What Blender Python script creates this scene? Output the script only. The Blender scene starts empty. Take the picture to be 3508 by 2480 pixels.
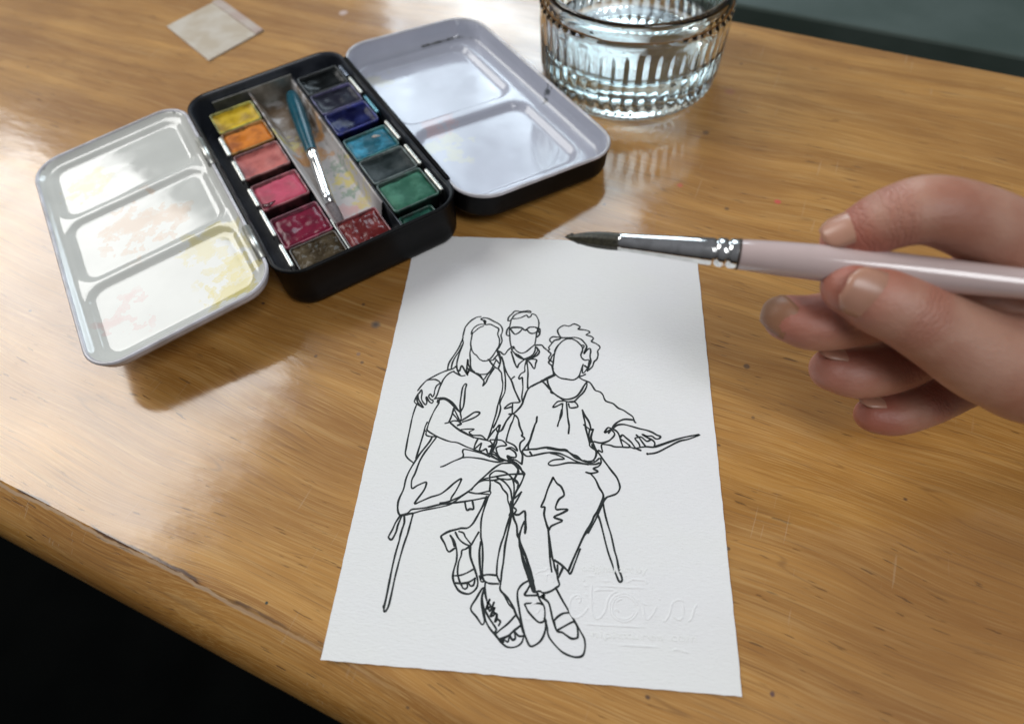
import bpy, bmesh, math, random
import numpy as np
from mathutils import Vector, Matrix
random.seed(7)
S = 0.001            # everything below is written in millimetres
PI = math.pi
sc = bpy.context.scene
COL = sc.collection

# ------------------------------------------------------------------ camera
F_PX, CX, CY, WPX = 2138.7376, 1754.0, 1240.0, 3508.0
R = np.array([[0.99571847, 0.08318008, -0.04032119],
              [0.04789756, -0.83734405, -0.54457393],
              [-0.07906041, 0.54031104, -0.83774306]])
CAM = np.array([5.06244432, -92.60294432, 172.83352812])
cam_d = bpy.data.cameras.new('camera')
cam = bpy.data.objects.new('camera', cam_d)
COL.objects.link(cam)
m = Matrix(((R[0][0], -R[1][0], -R[2][0], CAM[0]*S),
            (R[0][1], -R[1][1], -R[2][1], CAM[1]*S),
            (R[0][2], -R[1][2], -R[2][2], CAM[2]*S),
            (0, 0, 0, 1)))
cam.matrix_world = m
cam_d.sensor_width = 36
cam_d.lens = 36*F_PX/WPX
cam_d.clip_start = 0.01
cam_d.clip_end = 50
cam_d.dof.use_dof = True
cam_d.dof.focus_distance = 0.190
cam_d.dof.aperture_fstop = 8.5
sc.camera = cam

def at(u, v, z=0.0):
    """photo point (u, v) laid on the horizontal plane at height z, in mm"""
    d = R.T @ np.array([(u-CX)/F_PX, (v-CY)/F_PX, 1.0])
    k = (z-CAM[2])/d[2]
    return CAM + k*d

def depth_pt(u, v, dep):
    return Vector(CAM + R.T @ np.array([(u-CX)/F_PX, (v-CY)/F_PX, 1.0])*dep)

# ------------------------------------------------------------------ light
w = bpy.data.worlds.new('World'); sc.world = w
w.use_nodes = True
bg = w.node_tree.nodes['Background']
# the room around: dim walls, a paler ceiling
_nt = w.node_tree
_tc = _nt.nodes.new('ShaderNodeTexCoord'); _sp = _nt.nodes.new('ShaderNodeSeparateXYZ')
_nt.links.new(_tc.outputs['Generated'], _sp.inputs[0])
_cr = _nt.nodes.new('ShaderNodeValToRGB')
_cr.color_ramp.elements[0].position = 0.35; _cr.color_ramp.elements[0].color = (0.045, 0.042, 0.04, 1)
_cr.color_ramp.elements[1].position = 0.95; _cr.color_ramp.elements[1].color = (0.17, 0.175, 0.19, 1)
_mr = _nt.nodes.new('ShaderNodeMapRange'); _mr.inputs[1].default_value = -1.0
_nt.links.new(_sp.outputs[2], _mr.inputs[0]); _nt.links.new(_mr.outputs[0], _cr.inputs[0])
_nt.links.new(_cr.outputs[0], bg.inputs[0])
bg.inputs[1].default_value = 1.0
sc.view_settings.view_transform = 'Standard'
sc.view_settings.look = 'None'
sc.view_settings.exposure = 0.05
sc.view_settings.gamma = 1.0
sc.cycles.use_denoising = True
sc.cycles.max_bounces = 14
sc.cycles.transmission_bounces = 14
sc.cycles.transparent_max_bounces = 8
sc.cycles.sample_clamp_indirect = 6

def window(name, az0, az1, el0, el1, dist, power, color, cloud=True):
    """a room window or an added fill: an area lamp seen from the table between the given bearings"""
    az = math.radians((az0+az1)/2); el = math.radians((el0+el1)/2)
    c = Vector((0.0, 0.12, 0.0))
    d = Vector((math.sin(az)*math.cos(el), math.cos(az)*math.cos(el), math.sin(el)))
    ld = bpy.data.lights.new(name, 'AREA'); ld.shape = 'RECTANGLE'
    ld.size = 2*dist*math.tan(math.radians(abs(az1-az0)/2))*math.cos(el)
    ld.size_y = 2*dist*math.tan(math.radians((el1-el0)/2))
    ld.energy = power; ld.color = color
    lo = bpy.data.objects.new(name, ld); COL.objects.link(lo)
    lo.location = c + d*dist
    lo.rotation_euler = (-d).to_track_quat('-Z', 'Y').to_euler()
    if cloud:
        ld.use_nodes = True
        nt = ld.node_tree
        em = nt.nodes['Emission']
        g = nt.nodes.new('ShaderNodeNewGeometry')
        n = nt.nodes.new('ShaderNodeTexNoise'); n.inputs['Scale'].default_value = 2.6
        n.inputs['Detail'].default_value = 3
        r = nt.nodes.new('ShaderNodeMapRange')
        r.inputs[1].default_value = 0.38; r.inputs[2].default_value = 0.62
        r.inputs[3].default_value = 0.40; r.inputs[4].default_value = 1.5
        nt.links.new(g.outputs['Parametric'], n.inputs['Vector'])
        nt.links.new(n.outputs['Fac'], r.inputs[0])
        nt.links.new(r.outputs[0], em.inputs['Strength'])
    return lo
window('window_light', -20, 8, 18, 48, 1.5, 10.2, (0.76, 0.90, 1.0))
window('side_fill_light', -84, -52, 24, 54, 1.5, 11.5, (0.98, 0.975, 0.95), False)  # added fill from the left to brighten the card, not a known window
window('right_window_light', 128, 156, 40, 68, 1.2, 5.2, (0.96, 0.98, 1.0), False)

# ------------------------------------------------------------------ materials
def mat(name, color, rough=0.5, metal=0.0, **kw):
    mt = bpy.data.materials.new(name); mt.use_nodes = True
    b = mt.node_tree.nodes['Principled BSDF']
    b.inputs['Base Color'].default_value = (*color, 1)
    b.inputs['Roughness'].default_value = rough
    b.inputs['Metallic'].default_value = metal
    for k, v in kw.items():
        b.inputs[k.replace('_', ' ')].default_value = v
    return mt

def N(nt, typ, **kw):
    n = nt.nodes.new(typ)
    for k, v in kw.items():
        if k in ('operation', 'blend_type', 'data_type', 'feature', 'noise_dimensions'):
            setattr(n, k, v)
        else:
            n.inputs[k].default_value = v
    return n

def math_n(nt, op, a, b=None, clamp=False):
    n = nt.nodes.new('ShaderNodeMath'); n.operation = op; n.use_clamp = clamp
    for i, x in enumerate((a, b)):
        if x is None: continue
        if isinstance(x, (int, float)): n.inputs[i].default_value = x
        else: nt.links.new(x, n.inputs[i])
    return n.outputs[0]

def maprange(nt, v, a, b, c=0.0, d=1.0):
    n = nt.nodes.new('ShaderNodeMapRange')
    nt.links.new(v, n.inputs[0])
    for i, x in enumerate((a, b, c, d)): n.inputs[i+1].default_value = x
    return n.outputs[0]

def mixc(nt, fac, a, b, blend='MIX'):
    n = nt.nodes.new('ShaderNodeMix'); n.data_type = 'RGBA'; n.blend_type = blend
    if isinstance(fac, (int, float)): n.inputs[0].default_value = fac
    else: nt.links.new(fac, n.inputs[0])
    for i, x in ((6, a), (7, b)):
        if isinstance(x, tuple): n.inputs[i].default_value = (*x, 1)
        else: nt.links.new(x, n.inputs[i])
    return n.outputs[2]

def noise(nt, vec, scale, detail=4, rough=0.5, dist=0.0):
    n = nt.nodes.new('ShaderNodeTexNoise')
    n.inputs['Scale'].default_value = scale; n.inputs['Detail'].default_value = detail
    n.inputs['Roughness'].default_value = rough; n.inputs['Distortion'].default_value = dist
    nt.links.new(vec, n.inputs['Vector'])
    return n.outputs['Fac']

def mapping(nt, vec, scale=(1, 1, 1), rot=(0, 0, 0), loc=(0, 0, 0)):
    n = nt.nodes.new('ShaderNodeMapping')
    n.inputs['Scale'].default_value = scale; n.inputs['Rotation'].default_value = rot
    n.inputs['Location'].default_value = loc
    nt.links.new(vec, n.inputs['Vector'])
    return n.outputs[0]

def bump(nt, h, strength, dist, prev=None):
    n = nt.nodes.new('ShaderNodeBump')
    n.inputs['Strength'].default_value = strength; n.inputs['Distance'].default_value = dist
    nt.links.new(h, n.inputs['Height'])
    if prev is not None: nt.links.new(prev, n.inputs['Normal'])
    return n.outputs[0]

EDGE_ANG = math.radians(-19.0)
ET = Vector((math.cos(EDGE_ANG), math.sin(EDGE_ANG)))        # along the table's front edge
EN = Vector((math.sin(EDGE_ANG), -math.cos(EDGE_ANG)))       # outwards, over that edge
EDGE_D = 84.3

def wood_mat():
    mt = bpy.data.materials.new('varnished_pine'); mt.use_nodes = True
    nt = mt.node_tree; b = nt.nodes['Principled BSDF']; L = nt.links
    tc = nt.nodes.new('ShaderNodeTexCoord')
    mm = mapping(nt, tc.outputs['Object'], (1000, 1000, 1000))           # millimetres
    g = mapping(nt, mm, (1, 1, 1), (0, 0, -EDGE_ANG))                     # x along the grain, y across
    # slow wander of the grain
    wn = noise(nt, mapping(nt, g, (0.006, 0.012, 0.01)), 1.0, 2)
    sep = nt.nodes.new('ShaderNodeSeparateXYZ'); L.new(g, sep.inputs[0])
    yy = math_n(nt, 'ADD', sep.outputs[1], math_n(nt, 'MULTIPLY', wn, 26.0))
    cmb = nt.nodes.new('ShaderNodeCombineXYZ')
    L.new(sep.outputs[0], cmb.inputs[0]); L.new(yy, cmb.inputs[1]); L.new(sep.outputs[2], cmb.inputs[2])
    gw = cmb.outputs[0]
    rings = noise(nt, mapping(nt, gw, (0.0025, 0.10, 0.10)), 1.0, 3, 0.55)
    fine = noise(nt, mapping(nt, gw, (0.010, 1.1, 1.1)), 1.0, 4, 0.6)
    fibre = noise(nt, mapping(nt, gw, (0.05, 2.6, 2.6)), 1.0, 3, 0.6)
    blot = noise(nt, mapping(nt, g, (0.012, 0.022, 0.02)), 1.0, 3)
    col = mixc(nt, maprange(nt, rings, 0.32, 0.68), (0.310, 0.130, 0.022), (0.570, 0.287, 0.068))
    col = mixc(nt, maprange(nt, fine, 0.45, 0.66, 0, 0.42), col, (0.31, 0.142, 0.030))
    col = mixc(nt, maprange(nt, fibre, 0.48, 0.66, 0, 0.5), col, (0.66, 0.40, 0.14))
    col = mixc(nt, maprange(nt, blot, 0.42, 0.62, 0, 0.6), col, (0.29, 0.125, 0.026))
    # pores: short dark dashes along the grain
    dash = noise(nt, mapping(nt, gw, (0.10, 0.95, 0.9), loc=(3, 7, 1)), 1.0, 2, 0.5)
    rare = noise(nt, mapping(nt, g, (0.02, 0.03, 0.03), loc=(9, 2, 0)), 1.0, 2)
    dm = math_n(nt, 'MULTIPLY', maprange(nt, dash, 0.668, 0.71), maprange(nt, rare, 0.42, 0.55, 0.15, 1.0))
    col = mixc(nt, math_n(nt, 'MULTIPLY', dm, 0.6), col, (0.07, 0.032, 0.014))
    ln_ = noise(nt, mapping(nt, gw, (0.004, 0.05, 0.05), loc=(5, 40, 1)), 1.0, 2, 0.5)
    sw_ = math_n(nt, 'ABSOLUTE', math_n(nt, 'SINE', math_n(nt, 'ADD', math_n(nt, 'MULTIPLY', yy, 0.55), math_n(nt, 'MULTIPLY', ln_, 34.0))))
    brk = noise(nt, mapping(nt, g, (0.02, 0.25, 0.2), loc=(1, 3, 0)), 1.0, 3)
    thin = math_n(nt, 'MULTIPLY', maprange(nt, sw_, 0.16, 0.03), maprange(nt, brk, 0.46, 0.60))
    col = mixc(nt, math_n(nt, 'MULTIPLY', thin, 0.42), col, (0.17, 0.075, 0.02))
    dash2 = noise(nt, mapping(nt, gw, (0.035, 1.7, 0.9), loc=(13, 5, 1)), 1.0, 2, 0.5)
    col = mixc(nt, maprange(nt, dash2, 0.62, 0.67, 0, 0.36), col, (0.13, 0.055, 0.018))
    pale = noise(nt, mapping(nt, gw, (0.02, 0.5, 0.9), loc=(31, 15, 1)), 1.0, 3, 0.6)
    col = mixc(nt, maprange(nt, pale, 0.55, 0.72, 0, 0.36), col, (0.62, 0.39, 0.15))
    # flecks and paint specks
    vo = nt.nodes.new('ShaderNodeTexVoronoi'); vo.inputs['Scale'].default_value = 1.0
    L.new(mapping(nt, g, (0.055, 0.075, 0.05)), vo.inputs['Vector'])
    spk = maprange(nt, vo.outputs['Distance'], 0.05, 0.028)
    sepc = nt.nodes.new('ShaderNodeSeparateColor'); L.new(vo.outputs['Color'], sepc.inputs[0])
    keep = maprange(nt, sepc.outputs[0], 0.62, 0.66)
    col = mixc(nt, math_n(nt, 'MULTIPLY', math_n(nt, 'MULTIPLY', spk, keep), 0.8), col, (0.06, 0.035, 0.028))
    # scratches: thin pale cross lines
    sn = noise(nt, mapping(nt, g, (0.9, 0.035, 0.3), (0, 0, math.radians(24))), 1.0, 2)
    sm = math_n(nt, 'MULTIPLY', maprange(nt, sn, 0.685, 0.71), maprange(nt, rare, 0.5, 0.6))
    col = mixc(nt, math_n(nt, 'MULTIPLY', sm, 0.28), col, (0.55, 0.40, 0.25))
    # single stains the photograph shows, each where it lies
    for (u, v, r, c, a) in SPOTS:
        p = at(u, v)
        vd = nt.nodes.new('ShaderNodeVectorMath'); vd.operation = 'DISTANCE'
        L.new(mapping(nt, mm, (1, 1, 0)), vd.inputs[0])
        wob = math_n(nt, 'ADD', vd.outputs['Value'], math_n(nt, 'MULTIPLY', fine, r*0.8))
        vd.inputs[1].default_value = (p[0], p[1], 0)
        f = maprange(nt, wob, r*1.35, r*0.9, 0, a)
        col = mixc(nt, f, col, c)
    # worn ridge of the front edge
    along = maprange(nt, sep.outputs[0], -5.0, -62.0, 0.05, 1.0)
    wob = math_n(nt, 'ADD', sep.outputs[1], math_n(nt, 'MULTIPLY', noise(nt, mapping(nt, g, (0.12, 0.1, 0.1)), 1.0, 3), 2.4))
    off = math_n(nt, 'ABSOLUTE', math_n(nt, 'SUBTRACT', wob, -EDGE_D+1.3))
    off2 = math_n(nt, 'ABSOLUTE', math_n(nt, 'SUBTRACT', wob, -EDGE_D+0.3))
    crk = noise(nt, mapping(nt, g, (0.06, 0.2, 0.2), loc=(2, 0, 0)), 1.0, 2)
    f1 = math_n(nt, 'MULTIPLY', maprange(nt, off, 0.65, 0.25), math_n(nt, 'MULTIPLY', along, maprange(nt, crk, 0.42, 0.5)))
    f2 = math_n(nt, 'MULTIPLY', maprange(nt, off2, 0.6, 0.3), math_n(nt, 'MULTIPLY', along, 0.6))
    col = mixc(nt, f2, col, (0.50, 0.38, 0.27))
    col = mixc(nt, math_n(nt, 'MULTIPLY', f1, 0.85), col, (0.05, 0.025, 0.02))
    L.new(col, b.inputs['Base Color'])
    rn = noise(nt, mapping(nt, g, (0.03, 0.06, 0.05)), 1.0, 4)
    L.new(maprange(nt, rn, 0.35, 0.7, 0.45, 0.6), b.inputs['Roughness'])
    b.inputs['Specular IOR Level'].default_value = 0.25
    b.inputs['Coat Weight'].default_value = 1.0
    b.inputs['Coat IOR'].default_value = 1.6
    L.new(maprange(nt, rn, 0.35, 0.7, 0.10, 0.20), b.inputs['Coat Roughness'])
    cb = bump(nt, noise(nt, mapping(nt, g, (0.05, 0.12, 0.1)), 1.0, 4), 0.6, 0.00022)
    L.new(bump(nt, fibre, 0.3, 0.000004, cb), b.inputs['Coat Normal'])
    h = math_n(nt, 'ADD', fibre, math_n(nt, 'MULTIPLY', blot, 2.0))
    h = math_n(nt, 'SUBTRACT', h, math_n(nt, 'MULTIPLY', dm, 2.5))
    L.new(bump(nt, h, 0.6, 0.00018), b.inputs['Normal'])
    return mt

DARK = (0.05, 0.035, 0.03)
SPOTS = [(1287, 1112, 2.2, (0.13, 0.09, 0.06), 0.75), (1287, 1112, 1.0, (0.08, 0.06, 0.05), 0.7),
         (913, 2065, 0.55, (0.02, 0.045, 0.04), 0.95), (2330, 635, 1.5, (0.55, 0.09, 0.05), 0.75),
         (2664, 692, 1.7, (0.62, 0.09, 0.07), 0.85), (2418, 455, 1.9, DARK, 0.6), (2490, 715, 1.2, DARK, 0.6),
         (2605, 850, 1.4, (0.10, 0.07, 0.07), 0.6), (2558, 1255, 1.3, DARK, 0.7), (2646, 2376, 0.8, (0.06, 0.03, 0.05), 0.8),
         (2495, 1878, 0.7, DARK, 0.7), (1245, 1043, 0.9, DARK, 0.6), (1240, 1242, 0.8, DARK, 0.6), (1228, 1213, 0.9, (0.2, 0.14, 0.12), 0.6),
         (1176, 45, 3.0, (0.75, 0.62, 0.6), 0.6), (1082, 1220, 0.8, DARK, 0.6), (2580, 1430, 0.7, DARK, 0.5),
         (2070, 700, 0.9, DARK, 0.5), (2500, 315, 3.0, (0.33, 0.10, 0.07), 0.35)]

def paper_mat():
    mt = mat('card_stock', (0.80, 0.81, 0.81), 0.85)
    nt = mt.node_tree; b = nt.nodes['Principled BSDF']
    tc = nt.nodes.new('ShaderNodeTexCoord')
    mm = mapping(nt, tc.outputs['Object'], (1000, 1000, 1000))
    a = noise(nt, mapping(nt, mm, (0.7, 2.0, 1)), 1.0, 5, 0.62)
    c = noise(nt, mapping(nt, mm, (3.0, 4.5, 1)), 1.0, 3, 0.6)
    big = noise(nt, mapping(nt, mm, (0.03, 0.05, 1)), 1.0, 2)
    col = mixc(nt, maprange(nt, big, 0.35, 0.65), (0.83, 0.825, 0.80), (0.83, 0.82, 0.815))
    nt.links.new(col, b.inputs['Base Color'])
    n1 = bump(nt, a, 1.0, 0.00018)
    nt.links.new(bump(nt, c, 0.6, 0.00006, n1), b.inputs['Normal'])
    return mt

def mottled(name, c1, c2, scale, rough=0.5, lo=0.4, hi=0.6, bumpd=0.0, metal=0.0, det=4, **kw):
    """two colours mixed by noise; scale is cycles per millimetre"""
    mt = mat(name, c1, rough, metal, **kw)
    nt = mt.node_tree; b = nt.nodes['Principled BSDF']
    tc = nt.nodes.new('ShaderNodeTexCoord')
    mm = mapping(nt, tc.outputs['Object'], (1000, 1000, 1000))
    a = noise(nt, mm, scale, det, 0.55)
    nt.links.new(mixc(nt, maprange(nt, a, lo, hi), c1, c2), b.inputs['Base Color'])
    if bumpd:
        c = noise(nt, mm, scale*4, 3)
        nt.links.new(bump(nt, c, 0.6, bumpd), b.inputs['Normal'])
    return mt

M = {}
M['wood'] = wood_mat()
M['paper'] = paper_mat()
M['ink'] = mottled('black_drawing_ink', (0.008, 0.011, 0.011), (0.018, 0.023, 0.023), 0.8, 0.8)
M['black_enamel'] = mottled('black_tin_enamel', (0.0015, 0.0015, 0.0018), (0.004, 0.004, 0.0045), 0.05, 0.45, bumpd=0.00002)
M['black_enamel'].node_tree.nodes['Principled BSDF'].inputs['Specular IOR Level'].default_value = 0.14
M['black_inner'] = mottled('slate_inner_enamel', (0.018, 0.021, 0.028), (0.045, 0.05, 0.062), 0.08, 0.35)
M['white_edge'] = mottled('white_enamel_edge', (0.42, 0.40, 0.41), (0.55, 0.54, 0.58), 0.1, 0.25)
M['metal'] = mottled('bright_tinplate', (0.62, 0.62, 0.58), (0.45, 0.45, 0.41), 0.3, 0.42, metal=1.0)
M['chrome'] = mottled('polished_ferrule', (0.80, 0.80, 0.79), (0.66, 0.66, 0.65), 0.35, 0.14, metal=1.0, bumpd=0.00003)
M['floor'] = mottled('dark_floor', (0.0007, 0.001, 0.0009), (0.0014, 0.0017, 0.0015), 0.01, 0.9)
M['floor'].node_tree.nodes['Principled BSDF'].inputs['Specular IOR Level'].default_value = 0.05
M['sill'] = mottled('grey_green_paint', (0.045, 0.068, 0.058), (0.06, 0.085, 0.075), 0.02, 0.6)
M['dark_wood'] = mottled('dark_stained_wood', (0.022, 0.012, 0.006), (0.035, 0.018, 0.008), 0.05, 0.5)
M['plastic'] = mottled('white_pan_plastic', (0.55, 0.53, 0.50), (0.35, 0.33, 0.31), 0.2, 0.3)

def glass_mat(name, color, ior, rough=0.0):
    mt = bpy.data.materials.new(name); mt.use_nodes = True
    b = mt.node_tree.nodes['Principled BSDF']
    b.inputs['Base Color'].default_value = (*color, 1)
    b.inputs['Transmission Weight'].default_value = 1.0
    b.inputs['Roughness'].default_value = rough
    b.inputs['IOR'].default_value = ior
    return mt
M['glass'] = glass_mat('pressed_glass', (0.93, 0.965, 0.955), 1.50, 0.02)
M['water'] = glass_mat('rinse_water', (0.93, 0.97, 0.98), 1.33)

# ------------------------------------------------------------------ mesh helpers
def link(o, parent=None):
    COL.objects.link(o)
    if parent is not None: o.parent = parent
    return o

def mesh_obj(name, verts, faces, material, parent=None, smooth=False):
    me = bpy.data.meshes.new(name)
    me.from_pydata([tuple(c*S for c in v) for v in verts], [], faces)
    me.materials.append(material)
    if smooth: me.shade_smooth()
    me.update()
    return link(bpy.data.objects.new(name, me), parent)

def recalc(o):
    bm = bmesh.new(); bm.from_mesh(o.data)
    bmesh.ops.recalc_face_normals(bm, faces=bm.faces); bm.to_mesh(o.data); bm.free(); return o

def bevel(o, width, seg=2, angle=30):
    md = o.modifiers.new('bevel', 'BEVEL'); md.width = width*S; md.segments = seg
    md.limit_method = 'ANGLE'; md.angle_limit = math.radians(angle); return o

def empty(name, loc=(0, 0, 0), rz=0.0):
    o = bpy.data.objects.new(name, None); o.empty_display_size = 0.01
    o.location = tuple(c*S for c in loc); o.rotation_euler = (0, 0, rz)
    return link(o)

def tag(o, label=None, cat=None, group=None, kind=None):
    if label: o['label'] = label
    if cat: o['category'] = cat
    if group: o['group'] = group
    if kind: o['kind'] = kind
    return o

def box(x0, x1, y0, y1, z0, z1):
    v = [(x0, y0, z0), (x1, y0, z0), (x1, y1, z0), (x0, y1, z0), (x0, y0, z1), (x1, y0, z1), (x1, y1, z1), (x0, y1, z1)]
    f = [(0, 3, 2, 1), (4, 5, 6, 7), (0, 1, 5, 4), (1, 2, 6, 5), (2, 3, 7, 6), (3, 0, 4, 7)]
    return v, f

def join(*parts):
    V, F = [], []
    for v, f in parts:
        n = len(V); V += v; F += [tuple(i+n for i in q) for q in f]
    return V, F

def rrect(x0, x1, y0, y1, r, n=8):
    pts = []
    for cx, cy, a0 in ((x1-r, y1-r, 0), (x0+r, y1-r, 90), (x0+r, y0+r, 180), (x1-r, y0+r, 270)):
        for i in range(n+1):
            a = math.radians(a0+90*i/n); pts.append((cx+r*math.cos(a), cy+r*math.sin(a)))
    return pts

def loft(rings, closed=True, cap0=False, cap1=False):
    """rings: lists of (x,y,z) of equal length"""
    n = len(rings[0]); V = [p for r_ in rings for p in r_]; F = []
    for k in range(len(rings)-1):
        for i in range(n if closed else n-1):
            j = (i+1) % n
            F.append((k*n+i, k*n+j, (k+1)*n+j, (k+1)*n+i))
    if cap0: F.append(tuple(range(n-1, -1, -1)))
    if cap1: F.append(tuple((len(rings)-1)*n+i for i in range(n)))
    return V, F

def frame_of(d, prev=None):
    d = d.normalized()
    up = prev if prev is not None else (Vector((0, 0, 1)) if abs(d.z) < 0.9 else Vector((0, 1, 0)))
    a = up.cross(d)
    if a.length < 1e-6: a = Vector((1, 0, 0)).cross(d)
    a.normalize(); b = d.cross(a).normalized(); return a, b

def tube(pts, radii, n=16, cap=True, flat=1.0, round_ends=False):
    pts = [Vector(p) for p in pts]; radii = list(radii)
    if round_ends:
        d0 = (pts[0]-pts[1]).normalized(); d1 = (pts[-1]-pts[-2]).normalized()
        r0, r1 = radii[0], radii[-1]
        pre = [(pts[0]+d0*r0*math.sin(a), r0*math.cos(a)) for a in (1.50, 1.25, 0.95, 0.6, 0.3)]
        post = [(pts[-1]+d1*r1*math.sin(a), r1*math.cos(a)) for a in (0.3, 0.6, 0.95, 1.25, 1.50)]
        pts = [p for p, _ in pre]+pts+[p for p, _ in post]
        radii = [q for _, q in pre]+radii+[q for _, q in post]
    rings = []; up = None
    for i, p in enumerate(pts):
        d = (pts[min(i+1, len(pts)-1)]-pts[max(i-1, 0)])
        a, b = frame_of(d, up); up = b
        rings.append([tuple(p + (a*math.cos(2*PI*k/n) + b*flat*math.sin(2*PI*k/n))*radii[i]) for k in range(n)])
    return loft(rings, True, cap, cap)

def catmull(pts, k=4):
    P = [np.array(p, float) for p in pts]
    if len(P) < 3:
        return [P[0]+(P[1]-P[0])*t/k for t in range(k+1)]
    out = []
    for i in range(len(P)-1):
        p0 = P[i-1] if i else 2*P[0]-P[1]; p1, p2 = P[i], P[i+1]
        p3 = P[i+2] if i+2 < len(P) else 2*P[-1]-P[-2]
        for j in range(k):
            t = j/k
            out.append(0.5*((2*p1)+(-p0+p2)*t+(2*p0-5*p1+4*p2-p3)*t*t+(-p0+3*p1-3*p2+p3)*t**3))
    out.append(P[-1]); return out

# ------------------------------------------------------------------ setting
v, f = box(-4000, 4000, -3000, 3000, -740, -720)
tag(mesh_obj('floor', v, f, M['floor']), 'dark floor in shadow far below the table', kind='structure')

# table: pine top with a worn front edge rolled over, dark underneath
b0, b1 = at(2516, 82), at(2671, 112)
bd = Vector((b1[0]-b0[0], b1[1]-b0[1])).normalized(); bn = Vector((-bd.y, bd.x))
b0 = Vector((b0[0], b0[1]))
def edge_pt(tt): return ET*tt + EN*EDGE_D
NSEG = 60
front_prof = [(0, 0), (3.2, -1.3), (6.5, -3.4), (9.4, -6.2), (11.8, -9.8), (13.4, -14), (14, -18.5), (13.2, -24), (11, -28)]
back_prof = [(0, 0), (2.0, -0.3), (4.2, -1.6), (6.2, -3.8), (7.4, -7.0), (7.8, -12), (7.4, -24)]
TL0, TL1 = -520.0, 420.0
tv = []; tf = []
for i in range(NSEG+1):
    tt = TL0+(TL1-TL0)*i/NSEG
    fe = edge_pt(tt)
    bb = b0 + bd*(tt-90)
    row = [(*(fe+EN*o), z) for o, z in reversed(front_prof)]
    row += [(*(fe+(bb-fe)*q), 0.0) for q in (0.25, 0.5, 0.75)]
    row += [(*(bb+bn*o), z) for o, z in back_prof]
    row.append((*(bb+bn*-30), -28.0)); row.append((*(fe+EN*-30), -28.0))
    tv += row; nrow = len(row)
for i in range(NSEG):
    for j in range(nrow):
        k = (j+1) % nrow
        tf.append((i*nrow+j, i*nrow+k, (i+1)*nrow+k, (i+1)*nrow+j))
tf.append(tuple(range(nrow-1, -1, -1))); tf.append(tuple(NSEG*nrow+i for i in range(nrow)))
table = empty('table')
tag(table, 'varnished pine table with scratched top and worn rounded front edge', 'table')
tt_o = recalc(mesh_obj('tabletop', tv, tf, M['wood'], table, True))
tt_o.data.set_sharp_from_angle(angle=math.radians(16))
for (x, y) in ((-420, 190), (-430, 70), (330, 70), (330, -120)):
    v, f = join(box(x-18, x+18, y-18, y+18, -719, -28.2))
    mesh_obj('leg', v, f, M['dark_wood'], table)

# painted sill beyond the back edge
def strip(off0, off1, z0, z1, t0=-60, t1=420):
    q = [b0+bd*t0+bn*off0, b0+bd*t1+bn*off0, b0+bd*t1+bn*off1, b0+bd*t0+bn*off1]
    vv = [(*p, z0) for p in q]+[(*p, z1) for p in q]
    return vv, [(0, 3, 2, 1), (4, 5, 6, 7), (0, 1, 5, 4), (1, 2, 6, 5), (2, 3, 7, 6), (3, 0, 4, 7)]
v, f = strip(70.5, 380, -46, -26)
tag(bevel(recalc(mesh_obj('window_sill', v, f, M['sill'])), 2), 'dull grey green painted sill beyond the back edge of the table', kind='structure')

# ------------------------------------------------------------------ drawing card
CW, CH, CT = 105/2, 74.13, 0.34
CZ = 0.05
def card_mesh():
    bm_v, bm_f = [], []
    nx, ny = 50, 70
    for j in range(ny+1):
        for i in range(nx+1):
            x = -CW+0.1+2*(CW-0.1)*i/nx; y = -CH+2*CH*j/ny
            e = 0.0
            if i in (0, nx): e = random.uniform(-0.10, 0.06)
            if j in (0, ny): bm_v.append((x+e, y+random.uniform(-0.13, 0.08), CZ+CT)); continue
            bm_v.append((x+e, y, CZ+CT))
    n = len(bm_v)
    for j in range(ny):
        for i in range(nx):
            a = j*(nx+1)+i; bm_f.append((a, a+1, a+nx+2, a+nx+1))
    # skirt
    ring = [i for i in range(nx+1)]+[j*(nx+1)+nx for j in range(1, ny+1)]+[ny*(nx+1)+i for i in range(nx-1, -1, -1)]+[j*(nx+1) for j in range(ny-1, 0, -1)]
    for k in ring: bm_v.append((bm_v[k][0], bm_v[k][1], CZ))
    for q in range(len(ring)):
        r2 = (q+1) % len(ring)
        bm_f.append((ring[q], n+q, n+r2, ring[r2]))
    bm_f.append(tuple(n+q for q in range(len(ring)-1, -1, -1)))
    return bm_v, bm_f
card = empty('drawing_card', (0, 0, 0))
tag(card, 'white textured card with a black one line drawing of three people', 'drawing')
v, f = card_mesh()
sheet = mesh_obj('sheet', v, f, M['paper'], card)

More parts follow.
